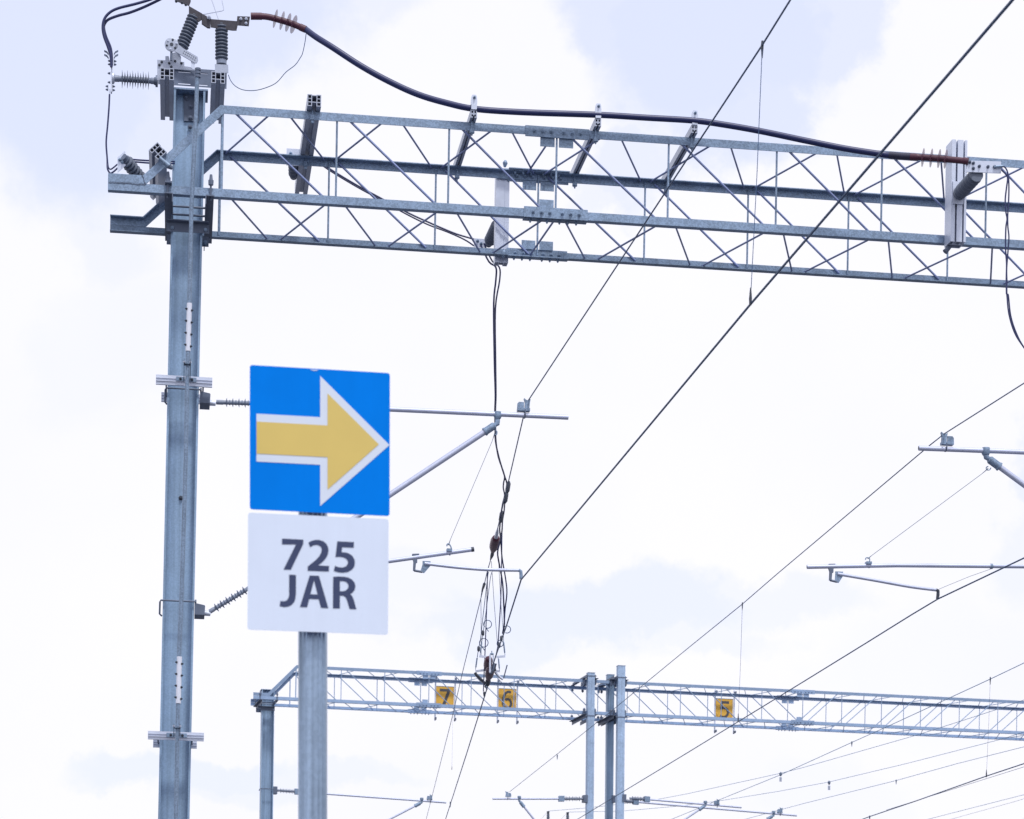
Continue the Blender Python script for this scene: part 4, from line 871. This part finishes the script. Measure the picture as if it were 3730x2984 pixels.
# wires of the tracks further right
z3 = g.pt(N_(310, 1540), -.12).z - EYE
def far_wire(label, uvs, z, r, m, grp, a=6, b=10, nm='messenger_wire'): wire(nm, label, ext([hz(u, z) for u in uvs], a, b), r, m, grp)
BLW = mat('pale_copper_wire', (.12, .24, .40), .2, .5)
far_wire('messenger wire rising right through the far gantry, with a long dropper', [O_(2156, 192), O_(1825, 350), O_(1435, 530), O_(850, 800), O_(470, 970), N_(925, 1290), N_(312, 1540)], z3, .0068, BLW, GM)
zc3 = z3 - 1.55
far_wire('far contact wire in the bottom right corner, darkest of the low wires', [O_(2156, 1180), O_(1785, 1303), O_(1100, 1545), O_(640, 1700), O_(560, 1730)], zc3, .0095, WIRE, GC, 8, 10, 'contact_wire')
dropper('long pale dropper under the far messenger wire near the right edge', hz(O_(1825, 350), z3), hz(O_(1787, 1300), zc3), .0022, 1.2, THIN)
far_wire('pale thin wire just below the darkest low wire at the right edge', [O_(2156, 1212), O_(1700, 1355), O_(1110, 1540)], zc3 - .02, .004, THIN, GC, 8, 2, 'contact_wire')
z4 = g.pt(N_(930, 1628), .63).z - EYE
far_wire('far messenger wire meeting the lower far cantilever saddle', [O_(2156, 1015), O_(1500, 1180), O_(905, 1345), O_(0, 1570), N_(935, 1630)], z4, .0056, BLW, GM)
far_wire('far messenger wire lowest in the bottom right corner', [O_(2156, 1485), O_(1560, 1637), O_(1230, 1722)], z4, .0056, BLW, GM)
far_wire('faint thin wire with a small clip in the bottom right corner', [O_(2156, 1525), O_(2075, 1550), O_(1750, 1640)], z4 + .1, .004, THIN, GM)
z5 = z3 + .05
far_wire('feeder wire with a small white tag, left one, passing below the far gantry', [O_(2156, 555), O_(1900, 645), O_(1575, 750), O_(1110, 898), O_(0, 1215), N_(925, 1275), N_(0, 1478), M(1620, 1528), M(1085, 1596), M(850, 1620), M(532, 1646)], z5, .0052, BLW, 'feeder wires', 8, 0, 'feeder_wire')
far_wire('feeder wire with a small white tag, right one, passing below the far gantry', [O_(2156, 870), O_(1935, 940), O_(1000, 1180), O_(243, 1360), N_(900, 1453), N_(310, 1548), M(1780, 1600), M(1250, 1646), M(722, 1656)], z5, .0052, BLW, 'feeder wires', 8, 0, 'feeder_wire')
for lab, uv in (('small hanging tag under the left feeder wire', N_(926, 1280)), ('small hanging tag under the right feeder wire', N_(1402, 1364))):
    p = hz(uv, z5)
    T = Thing('wire_tag', lab, 'tag', p, 'tags under the feeder wires')
    T.part('clip', MB().lathe([(0, .012), (.3, .034), (.6, .034), (1, .01)], p + UP * .04, p - UP * .06, 8), DARKG)
    T.part('weight', MB().box(p - UP * .13, Vector((.026, 0, 0)), Vector((0, .02, 0)), UP * .05), ALUD)
for lab, uv, zz in (('small clip on the far messenger wire left of the bottom right corner', N_(1625, 972), z3), ('small clip on the messenger wire of the lower far cantilever', N_(2060, 1347), z4), ('small clip on the dark low contact wire', N_(1800, 1700), zc3), ('small clip on the descending wire left of the square posts', M(620, 1102), zm2), ('small clip on the contact wire below the far gantry', L(1187, 1565), zc1)):
    p = hz(uv, zz); single('wire_clip', lab, 'clip', MB().tube([p + UP * .02, p - UP * .02, p - UP * .09], [.014, .014, .004], 6), DARKG, 'clips on the far wires')
for lab, x, y in (('left one of two very distant line insulators at the bottom edge', 530, 1648), ('right one of two very distant line insulators at the bottom edge', 721, 1658)):
    d = 88; p = at(M(x, y), d)
    T = Thing('line_insulator', lab, 'insulator', Vector((p.x, p.y, 0)), 'very distant line insulators')
    T.part('finned_body', insul(at(M(x, 1800), d), at(M(x, y + 30), d), .045, .065, 7, .05, .95), INS)
    T.part('top_clamp', MB().tube([at(M(x, y + 40), d), at(M(x, y), d)], [.04, .05], 8), DARK)
    T.part('pole', MB().tube([Vector((p.x, p.y, 0)), at(M(x, 1795), d)], .09, 10), FAR)
    wire('stay_wire', 'faint stay slanting left from the %s very distant insulator' % lab.split()[0], [p, at(M(x - 70, y + 77), d), at(M(x - 150, y + 165), d)], .004, THIN, 'faint stays at the bottom edge')

# ------------------------------------------------------------------ foreground sign
SG = Frame((1140, 1600), 8.73, rad(8.4))
sp0 = SG.pt(((1085 + 1193) / 2, 2984), .10); sp1 = SG.pt((1139.5, 1600), .10); ax = (sp1 - sp0); pb2 = sp0 - ax * (sp0.z / ax.z)
FS = Thing('signpost', 'near signpost with a blue yellow arrow panel above a white panel reading 725 JAR', 'sign', pb2)
def post_profile(n=160):  # shallow grooves shaped to break the post into light and dark bands
    out = []
    for k in range(n):
        a = 2 * math.pi * k / n; r = .0525
        for a0, dp, w in ((-1.72, .0065, .15), (-1.20, .003, .06), (-.80, .005, .08), (-2.62, .004, .07), (-2.15, .002, .05), (.6, .002, .12), (1.9, .002, .12)):
            d = (a - a0 + math.pi) % (2 * math.pi) - math.pi; r -= dp * math.exp(-(d / w) ** 2)
        out.append((r * math.cos(a), r * math.sin(a)))
    return out
FS.part('post', MB().prism(post_profile(), pb2, sp1, SG.e, SG.n), POSTM)
def rounded(c, r, n=5):
    out = []
    for k in range(4):
        p, a, b = c[k], c[k - 1], c[(k + 1) % 4]
        u, v = (a - p).normalized() * r, (b - p).normalized() * r
        for j in range(n + 1):
            t = j / n; out.append((p + u) * (1 - t) ** 2 + p * 2 * t * (1 - t) + (p + v) * t * t)
    return out
def panel(nm, fr, cs, m, lab):
    c = [SG.pt(fr(*p), 0) for p in cs]
    q = FS.part(nm, MB().plate(rounded(c, .011), SG.n, .0022), m, None, lab)
    FS.part('backing', MB().plate([p + SG.n * .0024 for p in rounded([x + (sum(c, Vector()) / 4 - x) * .006 for x in c], .011)], SG.n, .003), SIGNBACK, q)
    return q
bl_ = panel('arrow_panel', S_, ((30, 28), (1575, 119), (1571, 1696), (30, 1620)), BLUE, 'blue panel with a white edged yellow arrow pointing right')
wt_ = panel('text_panel', T_, ((14, 27), (1934, 118), (1924, 1696), (5, 1625)), WHITE, 'white panel reading 725 JAR')
def film(par, nm, fr, pts, m, off, lab=None): return FS.part(nm, MB().face([SG.pt(fr(*p), -off) for p in pts]), m, par, lab)
film(bl_, 'arrow', S_, [(103, 566), (806, 605), (806, 150), (1570, 912), (806, 1585), (806, 1130), (103, 1094)], WHITEA, .0012, 'white arrow border')
film(bl_, 'arrow', S_, [(105, 653), (887, 696), (887, 342), (1453, 904), (887, 1404), (887, 1046), (105, 1006)], YEL, .0024, 'yellow arrow')
film(bl_, 'scuff_mark', S_, [(690, 76), (720, 80), (790, 84), (775, 90), (735, 94), (705, 84)], WHITEA, .0012)
GL = {'7': [(477, 383), (768, 397), (768, 455), (598, 808), (498, 806), (668, 462), (477, 462)],
      '2': [(838, 437), (880, 414), (930, 401), (985, 401), (1040, 418), (1080, 450), (1105, 495), (1113, 545), (1106, 590), (1088, 632), (1060, 672), (1015, 717), (968, 750), (1120, 757), (1118, 832), (828, 822), (828, 765), (880, 722), (940, 674), (985, 625), (1011, 577), (1020, 530), (1008, 495), (980, 475), (940, 468), (900, 477), (862, 502)],
      '5': [(1233, 420), (1460, 430), (1458, 508), (1300, 500), (1291, 569), (1340, 571), (1395, 587), (1440, 620), (1466, 665), (1474, 710), (1466, 762), (1435, 806), (1380, 838), (1310, 849), (1245, 843), (1185, 825), (1200, 755), (1250, 773), (1300, 778), (1350, 764), (1376, 728), (1377, 690), (1352, 657), (1310, 638), (1260, 631), (1207, 635)],
      'J': [(575, 875), (668, 880), (668, 1140), (660, 1205), (640, 1255), (605, 1292), (560, 1312), (505, 1318), (445, 1305), (455, 1233), (500, 1241), (540, 1228), (565, 1195), (575, 1150)],
      'A': [(918, 889), (982, 892), (1110, 1333), (1010, 1328), (978, 1212), (850, 1206), (820, 1321), (722, 1317), (855, 887), (917, 889), (914.6, 955), (865, 1142), (963, 1147), (915.4, 955)],
      'R': [(1177, 905), (1240, 901), (1320, 903), (1385, 916), (1435, 943), (1468, 985), (1481, 1035), (1470, 1083), (1440, 1120), (1410, 1140), (1436, 1168), (1460, 1225), (1493, 1350), (1400, 1343), (1365, 1225), (1345, 1182), (1312, 1163), (1268, 1162), (1268, 1337), (1173, 1335), (1175, 1031.5), (1268, 1031.5), (1268, 1102), (1315, 1101), (1350, 1090), (1377, 1064), (1386, 1030), (1376, 997), (1352, 974), (1318, 963), (1268, 964), (1268, 1031), (1175, 1031)]}
for ch in '725JAR': film(wt_, 'digit' if ch.isdigit() else 'letter', T_, GL[ch], BLACK, .0012)
